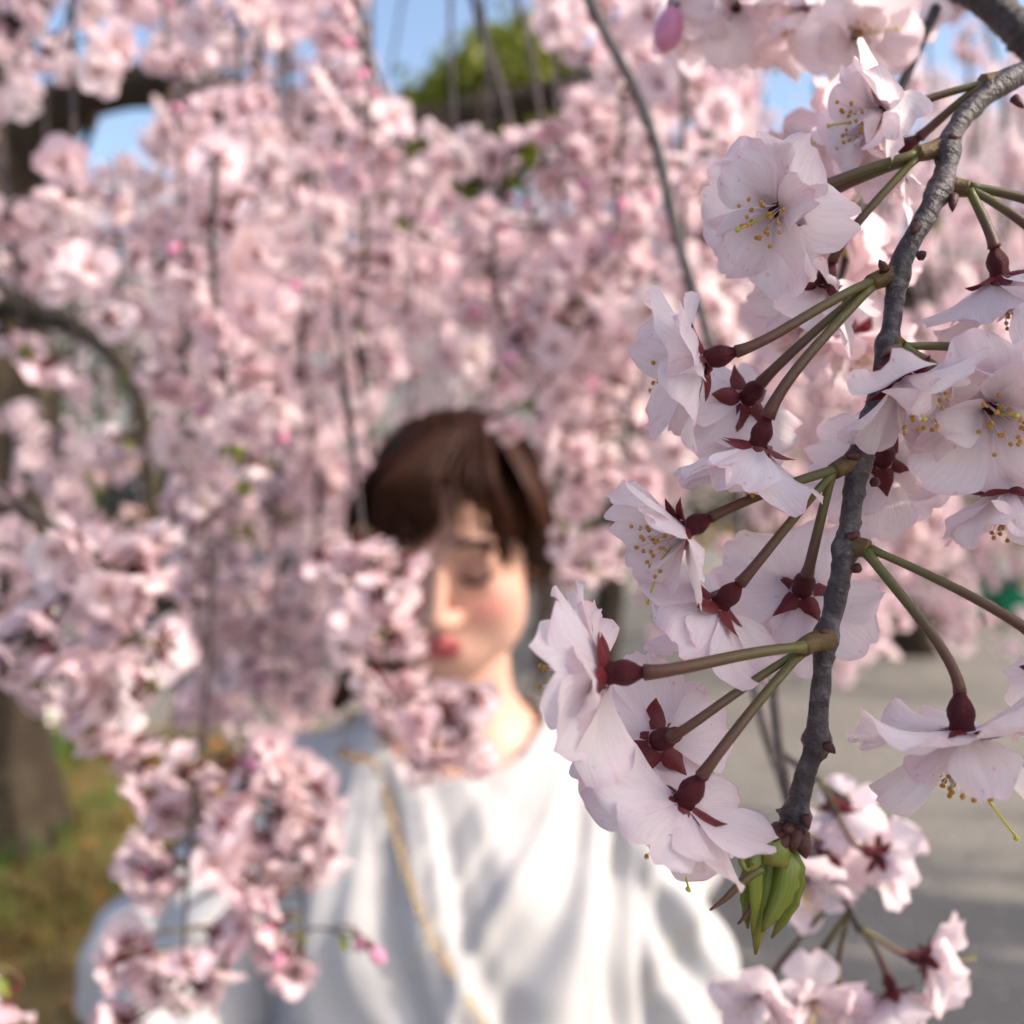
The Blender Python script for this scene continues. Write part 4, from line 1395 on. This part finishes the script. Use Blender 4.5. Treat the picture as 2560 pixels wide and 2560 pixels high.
# ------------------------------------------------------------------ hanging branches between the tree and the viewer
def spray(label, twigs, blobs, seed, group=None, bud_p=.06, down=.5, rad=.0016, scale=(.85, 1.1), faces=0.0, mat_far=False):
    """a branch: its twigs, one stalk and one flower after the other (px positions are unprojected to real depth)"""
    r = np.random.default_rng(seed)
    base = P(*twigs[0][0][:3])
    root = tag(empty('blossom_branch', base), label, 'branch', group)
    nodes = []
    b0 = np.array(base)
    for tw in twigs:
        p, rr = wpath([(*q[:3], q[3] if len(q) > 3 else rad) for q in tw], 26)
        bm = 1 + r.normal(0, .06, (26, 7))
        v, f, u = tube(p - b0, rr, 7, True, bm)
        obj('twig', mesh_data('twig', v, f, [M['twig']], u), root)
        nodes.append(p)
    for p in nodes:
        for q in (p[-1],):
            obj('young_leaves', LEAVES[r.integers(4)], root, frame(Vector((r.normal(0, .4), r.normal(0, .4), -1)), r.uniform(0, 6), Vector(q - b0), r.uniform(.5, .8)))
    nodes = np.concatenate(nodes)
    placed = []
    for px, py, d, n, rp in blobs:
        for i in range(n):
            for tr in range(12):
                an = r.uniform(0, 6.28); q = rp * math.sqrt(r.uniform(0, 1))
                x, y, dd = px + math.cos(an) * q, py + math.sin(an) * q, d + r.normal(0, rp / 2560 * d * .5)
                pos = np.array(P(x, y, dd))
                if in_hole(x, y): pos = None; continue
                if all(np.linalg.norm(pos - z) > .021 for z in placed): break
                if tr < 11: continue
            if pos is None: continue
            placed.append(pos)
            dist = np.linalg.norm(nodes - pos, axis=1) + np.maximum(0, pos[2] - nodes[:, 2]) * .8 + np.abs(dist0(nodes, pos))
            k = nodes[int(np.argmin(dist))]
            out = pos - k; out /= np.linalg.norm(out) + 1e-9
            ax = Vector(out * .8) + Vector(r.normal(0, .6, 3)) + Vector((0, 0, -down)) + Vector((0, -1, 0)) * faces
            ax.normalize()
            bud = r.uniform() < bud_p
            me = BUDS[r.integers(2)] if bud else FLOWERS[r.integers(len(FLOWERS))]
            s = r.uniform(*scale) * (.8 if bud else 1)
            obj('bud' if bud else 'flower', me, root, frame(ax, r.uniform(0, 6.28), Vector(pos - b0), s))
            e = np.array(Vector(pos) - ax * .007 * s)
            t = np.linspace(0, 1, 8)[:, None]
            c2 = e - np.array(ax) * np.linalg.norm(e - k) * .3
            c1 = k + (e - k) * .4 + np.array([0, 0, .2 * np.linalg.norm(e - k)])
            pt = (1 - t) ** 3 * k + 3 * (1 - t) ** 2 * t * c1 + 3 * (1 - t) * t * t * c2 + t ** 3 * e
            v, f, u = tube(pt - b0, np.linspace(.0008, .0011, 8), 5)
            obj('flower_stalk', mesh_data('flower_stalk', v, f, [M['stalk']], u), root)
    return root


def dist0(nodes, pos):
    """prefers a node a couple of centimetres away"""
    return np.clip(.016 - np.linalg.norm(nodes - pos, axis=1), 0, 1) * 2


# the branch in front of the woman's face and collar
spray('blossom branch hanging in front of the woman, hiding one side of her face', [[(830, 700, .66, .0017), (870, 1000, .64, .0016), (905, 1300, .62, .0014), (960, 1560, .61, .0011)], [(905, 1300, .62, .0012), (1000, 1700, .63, .001), (1110, 1790, .63, .0008)]],
      [(860, 1400, .62, 4, 60), (950, 1400, .62, 5, 75), (930, 1500, .61, 6, 95), (1010, 1560, .61, 4, 60), (950, 1630, .62, 6, 85), (900, 1560, .64, 4, 70),
       (980, 1750, .63, 4, 55), (1060, 1810, .63, 5, 70), (1150, 1770, .63, 3, 60), (1170, 1880, .63, 4, 65), (1080, 1900, .64, 3, 50)], 301, bud_p=.02, scale=(.8, .95))
spray('blossom branch with a drooping shoot of thick bunches in front of the woman\'s bent sleeve', [[(530, 1380, .60, .0016), (525, 1650, .59, .0014), (500, 1850, .58, .0013), (470, 2150, .57, .0012), (455, 2500, .56, .001)], [(500, 1850, .58, .0012), (640, 2000, .59, .001), (740, 2150, .59, .0009), (760, 2330, .59, .0008)]],
      [(420, 1930, .59, 6, 85), (500, 2000, .58, 7, 95), (590, 1970, .58, 5, 80), (690, 1930, .58, 5, 75), (660, 2040, .59, 6, 85), (760, 2000, .59, 5, 70), (790, 2110, .59, 5, 70), (560, 2110, .58, 5, 70), (680, 2150, .59, 3, 60),
       (400, 2150, .57, 6, 60), (350, 2200, .57, 3, 40), (640, 2240, .58, 4, 55), (580, 2300, .58, 4, 60), (690, 2340, .58, 4, 50), (730, 2400, .58, 3, 40), (330, 2400, .56, 4, 55), (430, 2450, .56, 4, 55), (520, 2430, .57, 3, 50), (290, 2530, .56, 4, 60)], 302, bud_p=.04, scale=(.78, .95))
spray('thin shoot ending in two deep pink buds before the white blouse', [[(760, 2330, .585, .0009), (800, 2320, .58, .0009), (860, 2335, .58, .0007)]], [(900, 2345, .58, 1, 8), (935, 2380, .58, 1, 8)], 303, bud_p=1.0)
spray('shaded lilac-pink blossom branch hanging before the trunk and the passers-by', [[(-80, 1150, .56, .0018), (80, 1280, .55, .0016), (230, 1380, .54, .0014), (330, 1560, .54, .0012), (390, 1700, .54, .001)], [(230, 1380, .54, .0012), (130, 1560, .54, .001), (40, 1640, .54, .0008)]],
      [(200, 1400, .54, 4, 70), (290, 1430, .54, 5, 85), (360, 1380, .54, 3, 60), (330, 1500, .54, 5, 80), (200, 1500, .55, 3, 60), (130, 1590, .54, 5, 75), (40, 1620, .54, 4, 60), (230, 1630, .54, 5, 80), (320, 1700, .54, 4, 70), (370, 1620, .54, 4, 60)], 304, scale=(.85, 1.05))
spray('short blossom shoot with pink bud above the kerb of the bed', [[(120, 1640, .60, .0012), (190, 1720, .60, .001), (270, 1760, .60, .0008)]], [(180, 1760, .60, 4, 55), (240, 1800, .60, 4, 55), (290, 1850, .60, 3, 40), (330, 1880, .60, 2, 35)], 305, bud_p=.2, scale=(.75, .95))
spray('lone blossoms at the frame edge below the trunk', [[(-60, 2300, .5, .001), (0, 2440, .5, .0008)]], [(25, 2500, .5, 2, 30), (-10, 1400, .5, 0, 1)], 306)
spray('loose blossom branch crossing the grey pavement between trunk and woman', [[(560, 1000, 1.05, .002), (520, 1300, 1.05, .0016), (470, 1600, 1.05, .0012), (430, 1800, 1.05, .001)], [(700, 1050, 1.1, .0018), (680, 1400, 1.1, .0014), (700, 1750, 1.1, .001)]],
      [(460, 1440, 1.05, 5, 60), (560, 1430, 1.05, 5, 60), (440, 1560, 1.05, 5, 60), (540, 1560, 1.05, 5, 60), (480, 1300, 1.05, 5, 50), (620, 1560, 1.1, 6, 60), (680, 1650, 1.1, 6, 70), (760, 1600, 1.1, 6, 70), (600, 1680, 1.1, 5, 60), (720, 1500, 1.1, 4, 60), (760, 1720, 1.1, 3, 60), (560, 1240, 1.1, 6, 70), (440, 1200, 1.1, 5, 60), (700, 1250, 1.1, 7, 70)], 307)

spray('small blossom bunch hanging before the passer-by in black', [[(350, 880, .92, .0014), (335, 1000, .92, .0012), (310, 1100, .92, .001)]], [(285, 1125, .92, 5, 40), (330, 1120, .92, 3, 30)], 311)

# branches about the woman's head
spray('blossom branch whose lowest blossom touches the crown of the woman\'s head', [[(1560, 150, .74, .002), (1530, 600, .72, .0017), (1440, 850, .71, .0013), (1330, 1000, .70, .001)]],
      [(1265, 1068, .70, 1, 6), (1380, 960, .71, 5, 90), (1470, 860, .71, 6, 110), (1500, 700, .72, 6, 110), (1420, 780, .71, 5, 90), (1540, 540, .73, 6, 110), (1540, 380, .74, 5, 100), (1600, 250, .74, 6, 110), (1340, 900, .71, 4, 70)], 308, scale=(.85, 1.05), faces=.4)
spray('blossom branch beside the woman\'s ear', [[(1640, 700, .78, .0018), (1600, 950, .77, .0015), (1540, 1200, .76, .0012), (1480, 1400, .75, .001)]],
      [(1590, 930, .77, 5, 90), (1520, 1000, .77, 5, 90), (1460, 1080, .76, 5, 80), (1560, 1120, .76, 6, 90), (1440, 1220, .76, 4, 65), (1540, 1250, .76, 5, 80), (1490, 1420, .75, 4, 70), (1420, 1350, .75, 1, 30), (1600, 1330, .76, 5, 80), (1430, 1440, .75, 2, 30)], 309, scale=(.8, 1.0))

# random hanging branches making up the flower curtain
REG = ['weeping branch crowded with pink blossoms below the dark arching limb', 'weeping branch crowded with pink blossoms above the woman\'s parting',
       'weeping branch crowded with pink blossoms between the bare twigs and the sharp branch', 'weeping branch of pale blossoms behind the sharp branch']
GRP = ['blossom branches below the limb', 'blossom branches above the woman', 'blossom branches behind the bare twigs', 'blossom branches behind the sharp branch']
rs = np.random.default_rng(12)
sd = 400
for x in list(np.arange(-40, 1780, 82)) + list(np.arange(1700, 2560, 150)):
    sd += 1
    xx = x + rs.normal(0, 20)
    reg = 0 if xx < 720 else 1 if xx < 1300 else 2 if xx < 1850 else 3
    d = rs.uniform(.58, 1.08)
    if xx < 300: y1 = rs.uniform(760, 1000)
    elif xx < 720: y1 = rs.uniform(880, 1220)
    elif xx < 1480: y1 = rs.uniform(780, 960); d = max(d, .75)
    elif xx < 1850: y1 = rs.uniform(900, 1200); d = max(d, .57)
    else: y1 = rs.uniform(500, 900); d = rs.uniform(.9, 1.2)
    y0 = rs.uniform(-160, -60)
    if sd % 3 == 0: y0 = rs.uniform(250, 450)
    if xx > 1850 and sd % 2: y0, y1 = rs.uniform(700, 900), rs.uniform(1300, 1650)
    xb = xx + rs.normal(25, 35)
    tw = [(xx, y0, d, .0022), (xx * .6 + xb * .4 + rs.normal(0, 15), y0 * .55 + y1 * .45, d, .0017), (xb, y1, d, .001)]
    L = (y1 - y0) / 2560 * d
    step = .034 if reg < 3 else .06
    bl = []
    for t in np.arange(.05, 1.0, step / L):
        rp = .030 / d * 2560
        bl.append((xx + (xb - xx) * t, y0 + (y1 - y0) * t + 20, d, int(rs.integers(2, 5)), rp))
    spray(REG[reg], [tw], bl, sd, GRP[reg], scale=(.85, 1.1), faces=.35, bud_p=.1)

# bare twigs that cross the flower curtain
def bare_twig(label, px, seed, tips=()):
    r = np.random.default_rng(seed)
    base = P(*px[0][:3]); root = tag(empty('bare_twig', base), label, 'twig')
    p, rr = wpath(px, 60); b0 = np.array(base)
    bm = 1 + r.normal(0, .05, (60, 9)); bm *= (1 + .25 * (r.uniform(0, 1, 60) > .9))[:, None]
    v, f, u = tube(p - b0, rr, 9, True, bm)
    obj('stem', mesh_data('stem', v, f, [M['twig']], u), root)
    for t in tips:
        k = p[int(t * 59)] - b0
        a = r.uniform(0, 6.28); e = k + np.array([math.cos(a) * .006, -.002, -.004])
        v, f, u = tube([k, (k + e) / 2, e], [.0016, .0018, .0004], 6); obj('leaf_bud', mesh_data('leaf_bud', v, f, [M['spur']], u), root)
    return root

bare_twig('long bare grey twig slanting down beside the sharp branch', [(1440, -90, .50, .0031), (1500, 60, .50, .0029), (1590, 230, .49, .0027), (1650, 400, .48, .0026), (1695, 600, .47, .0024), (1760, 810, .46, .0022), (1830, 1050, .45, .0020), (1850, 1400, .44, .0018), (1880, 1700, .43, .0017), (1960, 1980, .42, .0015), (2000, 2150, .41, .001)], 601, (.2, .35, .5, .62))
bare_twig('bare grey twig with pale sunlit side in front of the leafy tree', [(1160, -80, .80, .0034), (1215, 110, .80, .0032), (1255, 230, .80, .0030), (1290, 380, .80, .0027), (1340, 560, .80, .0022), (1390, 660, .80, .0012)], 602, (.3, .5, .7))
bare_twig('thinner bare twig hanging parallel to the grey one by the leafy tree', [(1270, -60, .82, .0028), (1320, 90, .82, .0026), (1345, 250, .82, .0024), (1370, 420, .82, .0022), (1385, 560, .82, .0016), (1392, 650, .82, .001)], 603, (.4, .7))
bare_twig('slender drooping twig against the open sky', [(840, -60, .9, .0026), (890, 90, .9, .0025), (940, 180, .9, .0022), (985, 340, .9, .0019), (1020, 480, .9, .0014)], 604, (.4,))
bare_twig('dark twig hanging below the arching limb', [(700, 60, 1.15, .0042), (690, 300, 1.15, .004), (672, 500, 1.15, .0036), (640, 740, 1.15, .003), (625, 1000, 1.15, .0022), (600, 1300, 1.15, .0016)], 605, (.5, .7))
bare_twig('thick dark twig end reaching in above the sharp branch', [(2380, -60, .30, .0040), (2430, -20, .29, .0043), (2500, 30, .285, .0046), (2570, 95, .28, .0048), (2680, 200, .275, .005)], 606, (.35, .6))
bare_twig('thin pale twig in the lower blossoms', [(545, 1350, .75, .0012), (520, 1700, .75, .0011), (505, 1900, .75, .001)], 607)
bare_twig('thin twig beside the woman\'s dark hair', [(850, 950, .78, .0013), (880, 1130, .78, .0012), (905, 1300, .78, .0009)], 608)


# ------------------------------------------------------------------ branches with petals of their own: lower right and upper right
def near_branch(label, twigs, flowers, seed, cat='branch', name='blossom_branch', mat='petal', buds=()):
    root = tag(empty(name, P(*twigs[0][0][:3])), label, cat)
    b0 = np.array(root.location); r = np.random.default_rng(seed)
    for tw in twigs:
        p, rr = wpath(tw, 30)
        v, f, u = tube(p - b0, rr, 9, True, 1 + r.normal(0, .05, (30, 9)))
        obj('twig', mesh_data('twig', v, f, [M['twig']], u), root)
    for i, (node, pos, ax, sc, op) in enumerate(flowers):
        A = D(*ax); pw = P(*pos)
        near_flower(root, pw, A, seed * 40 + i, sc, op, 5, 6, 12, r.uniform(0, 6), mat=mat, fine=False)
        near_stalk(root, P(*node), flower_base(pw, A, sc), A)
    for node, pos, ax, sc in buds:
        A = D(*ax); pw = P(*pos)
        obj('bud', BUDS[0], root, frame(A, 0, pw - root.location, sc))
        near_stalk(root, P(*node), flower_base(pw, A, sc), A, .0007, .001)
    return root


near_branch('soft-focus blossom branch dangling before the pavement, below the leafy tip', [[(1930, 1700, .345, .0016), (1950, 1880, .34, .0015), (2000, 2080, .335, .0013), (2090, 2220, .33, .0012), (2150, 2330, .325, .0010)], [(1950, 1880, .34, .0012), (2060, 1960, .335, .0010), (2130, 2010, .33, .0009)]],
    [((2050, 1950, .335), (2190, 2135, .33), (.75, .3, .1), .95, .8), ((2050, 1950, .335), (2090, 2010, .34), (.5, .5, .3), .9, .9),
     ((2000, 2080, .335), (2010, 2200, .335), (-.1, .3, -.9), 1.0, 1.05), ((2000, 2080, .335), (2060, 2130, .345), (.2, .5, .6), .95, 1.0),
     ((2100, 2240, .33), (1905, 2500, .33), (-.4, .3, -.75), .95, 1.05), ((2120, 2280, .33), (2030, 2500, .33), (-.05, .35, -.9), 1.0, 1.0), ((2120, 2280, .33), (2120, 2510, .335), (.15, .5, -.6), .95, 1.0),
     ((2150, 2320, .325), (2230, 2480, .325), (.2, .85, -.3), .95, .85), ((2150, 2320, .325), (2310, 2400, .325), (.8, .2, -.1), 1.0, .9), ((2120, 2280, .33), (1980, 2560, .335), (-.3, .8, -.1), .95, .9)], 21)
near_branch('soft-focus blossom branch at the top with yellow stamens, beside a plum-coloured bud', [[(1720, -160, .31, .0020), (1900, -120, .30, .0020), (2080, -90, .29, .0019), (2260, -60, .29, .0018)]],
    [((1900, -120, .30), (1840, 20, .31), (-.1, .35, -.85), 1.05, 1.0), ((2080, -90, .29), (2140, 85, .29), (.05, .45, -.85), 1.05, 1.05), ((2080, -90, .29), (2010, 30, .30), (-.3, .7, -.2), 1.0, .9), ((1900, -120, .30), (1940, 80, .32), (.0, .9, .2), 1.0, .9),
     ((2080, -90, .29), (2240, 40, .31), (.6, .5, .2), 1.0, 1.0), ((1900, -120, .30), (1760, 60, .33), (-.5, .6, -.4), .95, 1.0)], 22, buds=[((1760, -150, .31), (1685, 30, .31), (-.25, .9, .1), .95)])
near_branch('blossom branch a little behind the sharp one, its pink flowers showing between the upper stalks', [[(2340, 20, .30, .0016), (2240, 250, .29, .0014), (2160, 480, .285, .0012), (2100, 700, .28, .001)]],
    [((2240, 250, .29), (2110, 340, .29), (-.6, .3, -.4), 1.0, 1.0), ((2160, 480, .285), (2110, 560, .28), (-.3, .6, -.1), 1.0, 1.0), ((2160, 480, .285), (2180, 640, .29), (.2, .7, .3), 1.0, .95),
     ((2100, 700, .28), (2130, 840, .28), (.1, .8, -.2), 1.05, 1.0), ((2100, 700, .28), (2010, 800, .29), (-.4, .6, -.3), .95, 1.0), ((2240, 250, .29), (2050, 430, .30), (-.7, .5, .1), .95, 1.0)], 23, mat='petal_mid')


# ------------------------------------------------------------------ the sharp branch in the foreground
FB = empty('cherry_branch', P(2640, 130, .222))
tag(FB, 'sharply focused drooping cherry branch with pale double blossoms, red calyxes and a green leaf tip', 'branch')
FL = np.array(FB.location)
axis_px = [(2680, 110, .226, .0024), (2600, 165, .224, .0024), (2510, 205, .222, .0024), (2430, 270, .219, .0023), (2375, 350, .216, .0023), (2362, 440, .213, .0024), (2320, 530, .210, .0024), (2260, 640, .207, .0023), (2240, 720, .205, .0021), (2228, 820, .203, .0021), (2210, 900, .201, .0021), (2195, 990, .200, .0021), (2165, 1080, .199, .0022), (2148, 1150, .198, .0024), (2130, 1260, .197, .0022), (2120, 1340, .196, .0023), (2105, 1420, .195, .0022), (2085, 1520, .194, .0022), (2062, 1600, .193, .0022), (2055, 1690, .193, .0020), (2045, 1790, .193, .0022), (2040, 1860, .193, .0022), (2015, 1930, .193, .0021), (1995, 2010, .193, .0024), (1985, 2060, .193, .0026), (1972, 2105, .193, .0022)]
p, rr = wpath(axis_px, 170)
rng = np.random.default_rng(2)
bm = np.ones((170, 18))
lp = np.array([proj(q)[1] for q in p])
for ny, amp in ((205, .3), (375, .38), (470, .28), (690, .38), (860, .34), (1160, .40), (1375, .38), (1600, .40), (1850, .42), (2040, .34)):
    bm *= (1 + amp * np.exp(-((lp - ny) / 26) ** 2))[:, None]
bm *= 1 + rng.normal(0, .024, (170, 18))
bm *= (1 + .05 * np.sin(np.arange(170) * .9) * np.sin(np.arange(170) * .23))[:, None]
bm *= (1 + .10 * (rng.uniform(0, 1, 170) > .93))[:, None]
for i in range(40):
    a, k = rng.integers(3, 166), rng.integers(0, 18)
    bm[a, k] *= 1.22; bm[a + 1, k] *= 1.1
v, f, u = tube(p - FL, rr * .88, 18, True, bm)
obj('twig', mesh_data('twig', v, f, [M['twig']], u), FB)


def taper(name, px, radii, mat, sides=8, n=9):
    q = np.array([np.array(P(*t)) for t in px])
    s = smooth_path(q, n) - FL
    r = np.interp(np.linspace(0, 1, n), np.linspace(0, 1, len(radii)), radii)
    v, f, u = tube(s, r, sides)
    return obj(name, mesh_data(name, v, f, [M[mat]], u), FB)


# short spurs from which the flower stalks spring
SP = {'n0': [(2500, 205, .222), (2455, 208, .221)], 'n1': [(2372, 362, .216), (2330, 376, .215), (2290, 385, .214)], 'n1r': [(2362, 462, .213), (2400, 470, .212), (2425, 472, .211)],
      'n2': [(2240, 686, .206), (2205, 696, .205), (2175, 708, .204)], 'n2r': [(2225, 858, .202), (2250, 870, .200)], 'n3': [(2150, 1150, .198), (2118, 1160, .197), (2085, 1178, .196)],
      'n3r': [(2112, 1370, .196), (2150, 1368, .194), (2172, 1372, .193)], 'n4': [(2068, 1596, .192), (2030, 1606, .190), (2005, 1622, .188)]}
for k, q in SP.items():
    taper('spur', q, [.0024, .0019, .0017][:max(2, len(q))], 'spur')
# stubby bud scales and scars along the twig
for (x, y, d, dx, dy) in ((2392, 345, .216, -22, -8), (2212, 675, .205, -14, -26), (2145, 1140, .198, -34, -4), (2185, 1205, .199, 16, 4), (2120, 1345, .196, 30, -14), (2068, 1585, .193, -22, -10), (2068, 1862, .192, 20, 22), (2383, 490, .212, -2, 40), (2012, 2040, .192, 10, 34), (1975, 2070, .191, -18, 6), (2535, 245, .221, 26, 26), (2292, 565, .208, -14, 20), (2300, 640, .206, 16, -10), (2140, 1420, .195, 14, 6)):
    taper('bud_scale', [(x, y, d - .002), (x + dx * .6, y + dy * .6, d - .003), (x + dx, y + dy, d - .003)], [.0011, .0008, .0001], 'scale', 6, 6)

#     spur, stalk start, calyx position, axis (right, down, away), scale, openness, outer, inner petals
FFL = [
    ('n0', (2470, 207, .221), (2205, 285, .222), (-.80, .28, -.10), 1.02, .95, 6, 7),
    ('n0', (2455, 212, .221), (2245, 385, .228), (-.70, .55, .25), .95, 1.0, 5, 5),
    ('n1', (2300, 382, .214), (1942, 525, .206), (-.50, .42, -.60), 1.02, 1.12, 6, 6),
    ('n1', (2310, 388, .215), (1985, 575, .222), (-.45, .60, .55), 1.0, 1.0, 5, 5),
    ('n1', (2290, 395, .214), (2055, 715, .218), (-.25, .80, .40), .95, .9, 5, 4),
    ('n2', (2190, 700, .204), (1762, 900, .198), (-.93, .22, .25), 1.05, 1.10, 6, 7),
    ('n2', (2185, 708, .205), (1868, 995, .210), (-.30, .45, .85), 1.0, 1.05, 6, 5),
    ('n2', (2180, 715, .204), (1893, 1115, .197), (-.28, .92, .22), 1.0, 1.0, 6, 5),
    ('n3', (2095, 1172, .196), (1712, 1325, .194), (-.80, .38, -.15), .98, .95, 5, 4),
    ('n3', (2085, 1182, .196), (1800, 1512, .197), (-.52, .66, .32), 1.02, 1.0, 6, 6),
    ('n3', (2080, 1186, .197), (2005, 1475, .206), (.06, .58, .80), 1.05, 1.12, 6, 7),
    ('n4', (2010, 1618, .186), (1518, 1682, .178), (-.96, .05, .25), 1.12, 1.12, 7, 7),
    ('n4', (2010, 1624, .192), (1648, 1850, .194), (-.22, .30, .92), 1.05, 1.12, 6, 5),
    ('n4', (2005, 1630, .191), (1708, 2006, .184), (-.44, .78, .30), 1.10, 1.38, 7, 6),
    ('n1r', (2425, 478, .211), (2500, 690, .207), (.22, .85, .10), 1.02, 1.0, 6, 5),
    ('n2r', (2245, 868, .200), (2258, 950, .192), (.28, .80, -.45), 1.02, 1.05, 5, 5),
    ('n2r', (2250, 872, .201), (2205, 1150, .214), (.12, .42, .90), 1.02, 1.08, 6, 5),
    ('n2r', (2255, 868, .200), (2475, 1020, .196), (-.12, .38, -.90), 1.06, 1.08, 6, 7),
    ('n2r', (2258, 866, .201), (2560, 905, .202), (.45, .30, -.55), 1.0, 1.05, 5, 4),
    ('n2r', (2255, 868, .202), (2525, 1215, .200), (.10, .95, .10), 1.05, .85, 6, 5),
    ('n3r', (2165, 1378, .193), (2405, 1825, .182), (.03, .97, -.06), 1.16, 1.48, 7, 7),
    ('n3r', (2175, 1372, .193), (2650, 1640, .184), (.70, .55, .1), 1.0, 1.0, 6, 5),
    ('n1r', (2430, 474, .211), (2640, 640, .207), (.6, .6, .1), 1.0, 1.0, 5, 4),
]
for i, (sp, st, pos, ax, sc, op, no, ni) in enumerate(FFL):
    A = D(*ax); pw = P(*pos)
    sc *= .93
    near_flower(FB, pw, A, 7000 + i * 13, sc, op, no, ni, 26, (i * 1.7) % 6.28, pistil=.019 if i == 20 else None)
    near_stalk(FB, P(*st), flower_base(pw, A, sc), A, .00075 + .0001 * (i % 3), .00098 + .00008 * (i % 4), .08)
near_stalk(FB, P(2425, 468, .211), P(2640, 520, .208), D(1, .3, 0), .0009, .0012, .1)
near_flower(FB, P(2700, 560, .206), D(.8, .5, 0), 7600, 1.0, 1.0, 5, 3, 0)

# leaf tip: folded young leaves, curled stipules and scales
def leaf_blade(pxs, w, roll, seed):
    q = smooth_path(np.array([np.array(P(*t)) for t in pxs]), 12) - FL
    t = np.gradient(q, axis=0); t /= np.linalg.norm(t, axis=1)[:, None]
    side = np.cross(t, np.array(FV)); side /= np.linalg.norm(side, axis=1)[:, None]
    nrm = np.cross(side, t)
    ca, sa = math.cos(roll), math.sin(roll)
    s2, n2 = side * ca + nrm * sa, nrm * ca - side * sa
    s = np.linspace(0, 1, 12)
    ww = w * (np.sin(np.pi * np.clip(s, 0, 1) ** .75) ** .8) * .5 + w * .12 * (1 - s)
    V, U = [], []
    for i in range(12):
        for k, a in enumerate(np.linspace(-1, 1, 7)):
            jag = 1 + (.10 * ((i % 2) * 2 - 1) if abs(a) == 1 else 0)
            V.append(q[i] + s2[i] * a * ww[i] * jag + n2[i] * (abs(a) ** 1.3) * ww[i] * .85); U.append(((a + 1) / 2, s[i]))
    F = [(i * 7 + k, i * 7 + k + 1, (i + 1) * 7 + k + 1, (i + 1) * 7 + k) for i in range(11) for k in range(6)]
    o = obj('young_leaf', mesh_data('young_leaf', V, F, [M['leaf']], U), FB)
    s = o.modifiers.new('thickness', 'SOLIDIFY'); s.thickness = .0003
    return o


leaf_blade([(1935, 2110, .1925), (1935, 2190, .191), (1915, 2280, .190), (1888, 2385, .190)], .0052, .25, 1)
leaf_blade([(1950, 2110, .191), (1955, 2180, .189), (1940, 2250, .1885), (1905, 2330, .188)], .0046, -.6, 2)
leaf_blade([(1920, 2105, .191), (1905, 2170, .189), (1900, 2250, .189), (1880, 2340, .190)], .0036, .9, 3)
leaf_blade([(1960, 2110, .1925), (1972, 2180, .192), (1962, 2260, .192), (1930, 2345, .192)], .0040, -1.0, 4)
leaf_blade([(1912, 2110, .192), (1888, 2180, .192), (1878, 2260, .192), (1868, 2320, .193)], .0034, .5, 5)
taper('leaf_base', [(1955, 2085, .192), (1935, 2120, .191), (1930, 2165, .190)], [.0022, .0034, .0028], 'leaf', 10, 8)
taper('stipule', [(1905, 2170, .189), (1860, 2200, .188), (1815, 2245, .187), (1775, 2275, .186)], [.0009, .0008, .0006, .0002], 'stalk', 6, 12)
taper('stipule', [(1900, 2125, .189), (1862, 2120, .188), (1852, 2150, .1875), (1868, 2175, .187), (1885, 2160, .187)], [.0009, .0008, .0006, .0005, .0002], 'leaf', 6, 14)
taper('stipule', [(1890, 2240, .190), (1870, 2280, .189), (1845, 2310, .188)], [.0007, .0005, .0002], 'scale', 6, 8)
for (x, y, dx, dy) in ((1990, 2080, -12, 50), (1950, 2075, -40, 25), (2000, 2085, 15, 60), (1965, 2090, -20, 40)):
    taper('bud_scale', [(x, y, .191), (x + dx * .6, y + dy * .6, .1895), (x + dx, y + dy, .190)], [.0018, .0014, .0002], 'scale', 7, 7)

# unseen branches added beside the viewer to keep the near flowers half in shade
rs = np.random.default_rng(44)
for i, (x, y, z0, z1) in enumerate(((.24, .125, 1.90, 1.60), (.31, .105, 1.98, 1.62), (.235, .112, 1.80, 1.59))):
    base = Vector((x, y, z0))
    root = tag(empty('blossom_branch', base), 'added blossom branch out of view beside the viewer, shading the sharp branch', 'branch', 'added shading branches beside the viewer')
    pth = smooth_path([(0, 0, 0), (.01, .005, (z1 - z0) / 2), (0, 0, z1 - z0)], 14)
    v, f, u = tube(pth, np.linspace(.003, .0015, 14), 7); obj('twig', mesh_data('twig', v, f, [M['twig']], u), root)
    for k in range(20):
        q = pth[int(rs.uniform(0, 13.9))]
        o = obj('blossom_cluster', CLUSTERS[rs.integers(10)], root)
        o.location = q + rs.normal(0, .006, 3); o.rotation_euler = (rs.normal(0, .3), rs.normal(0, .3), rs.uniform(0, 6.28))
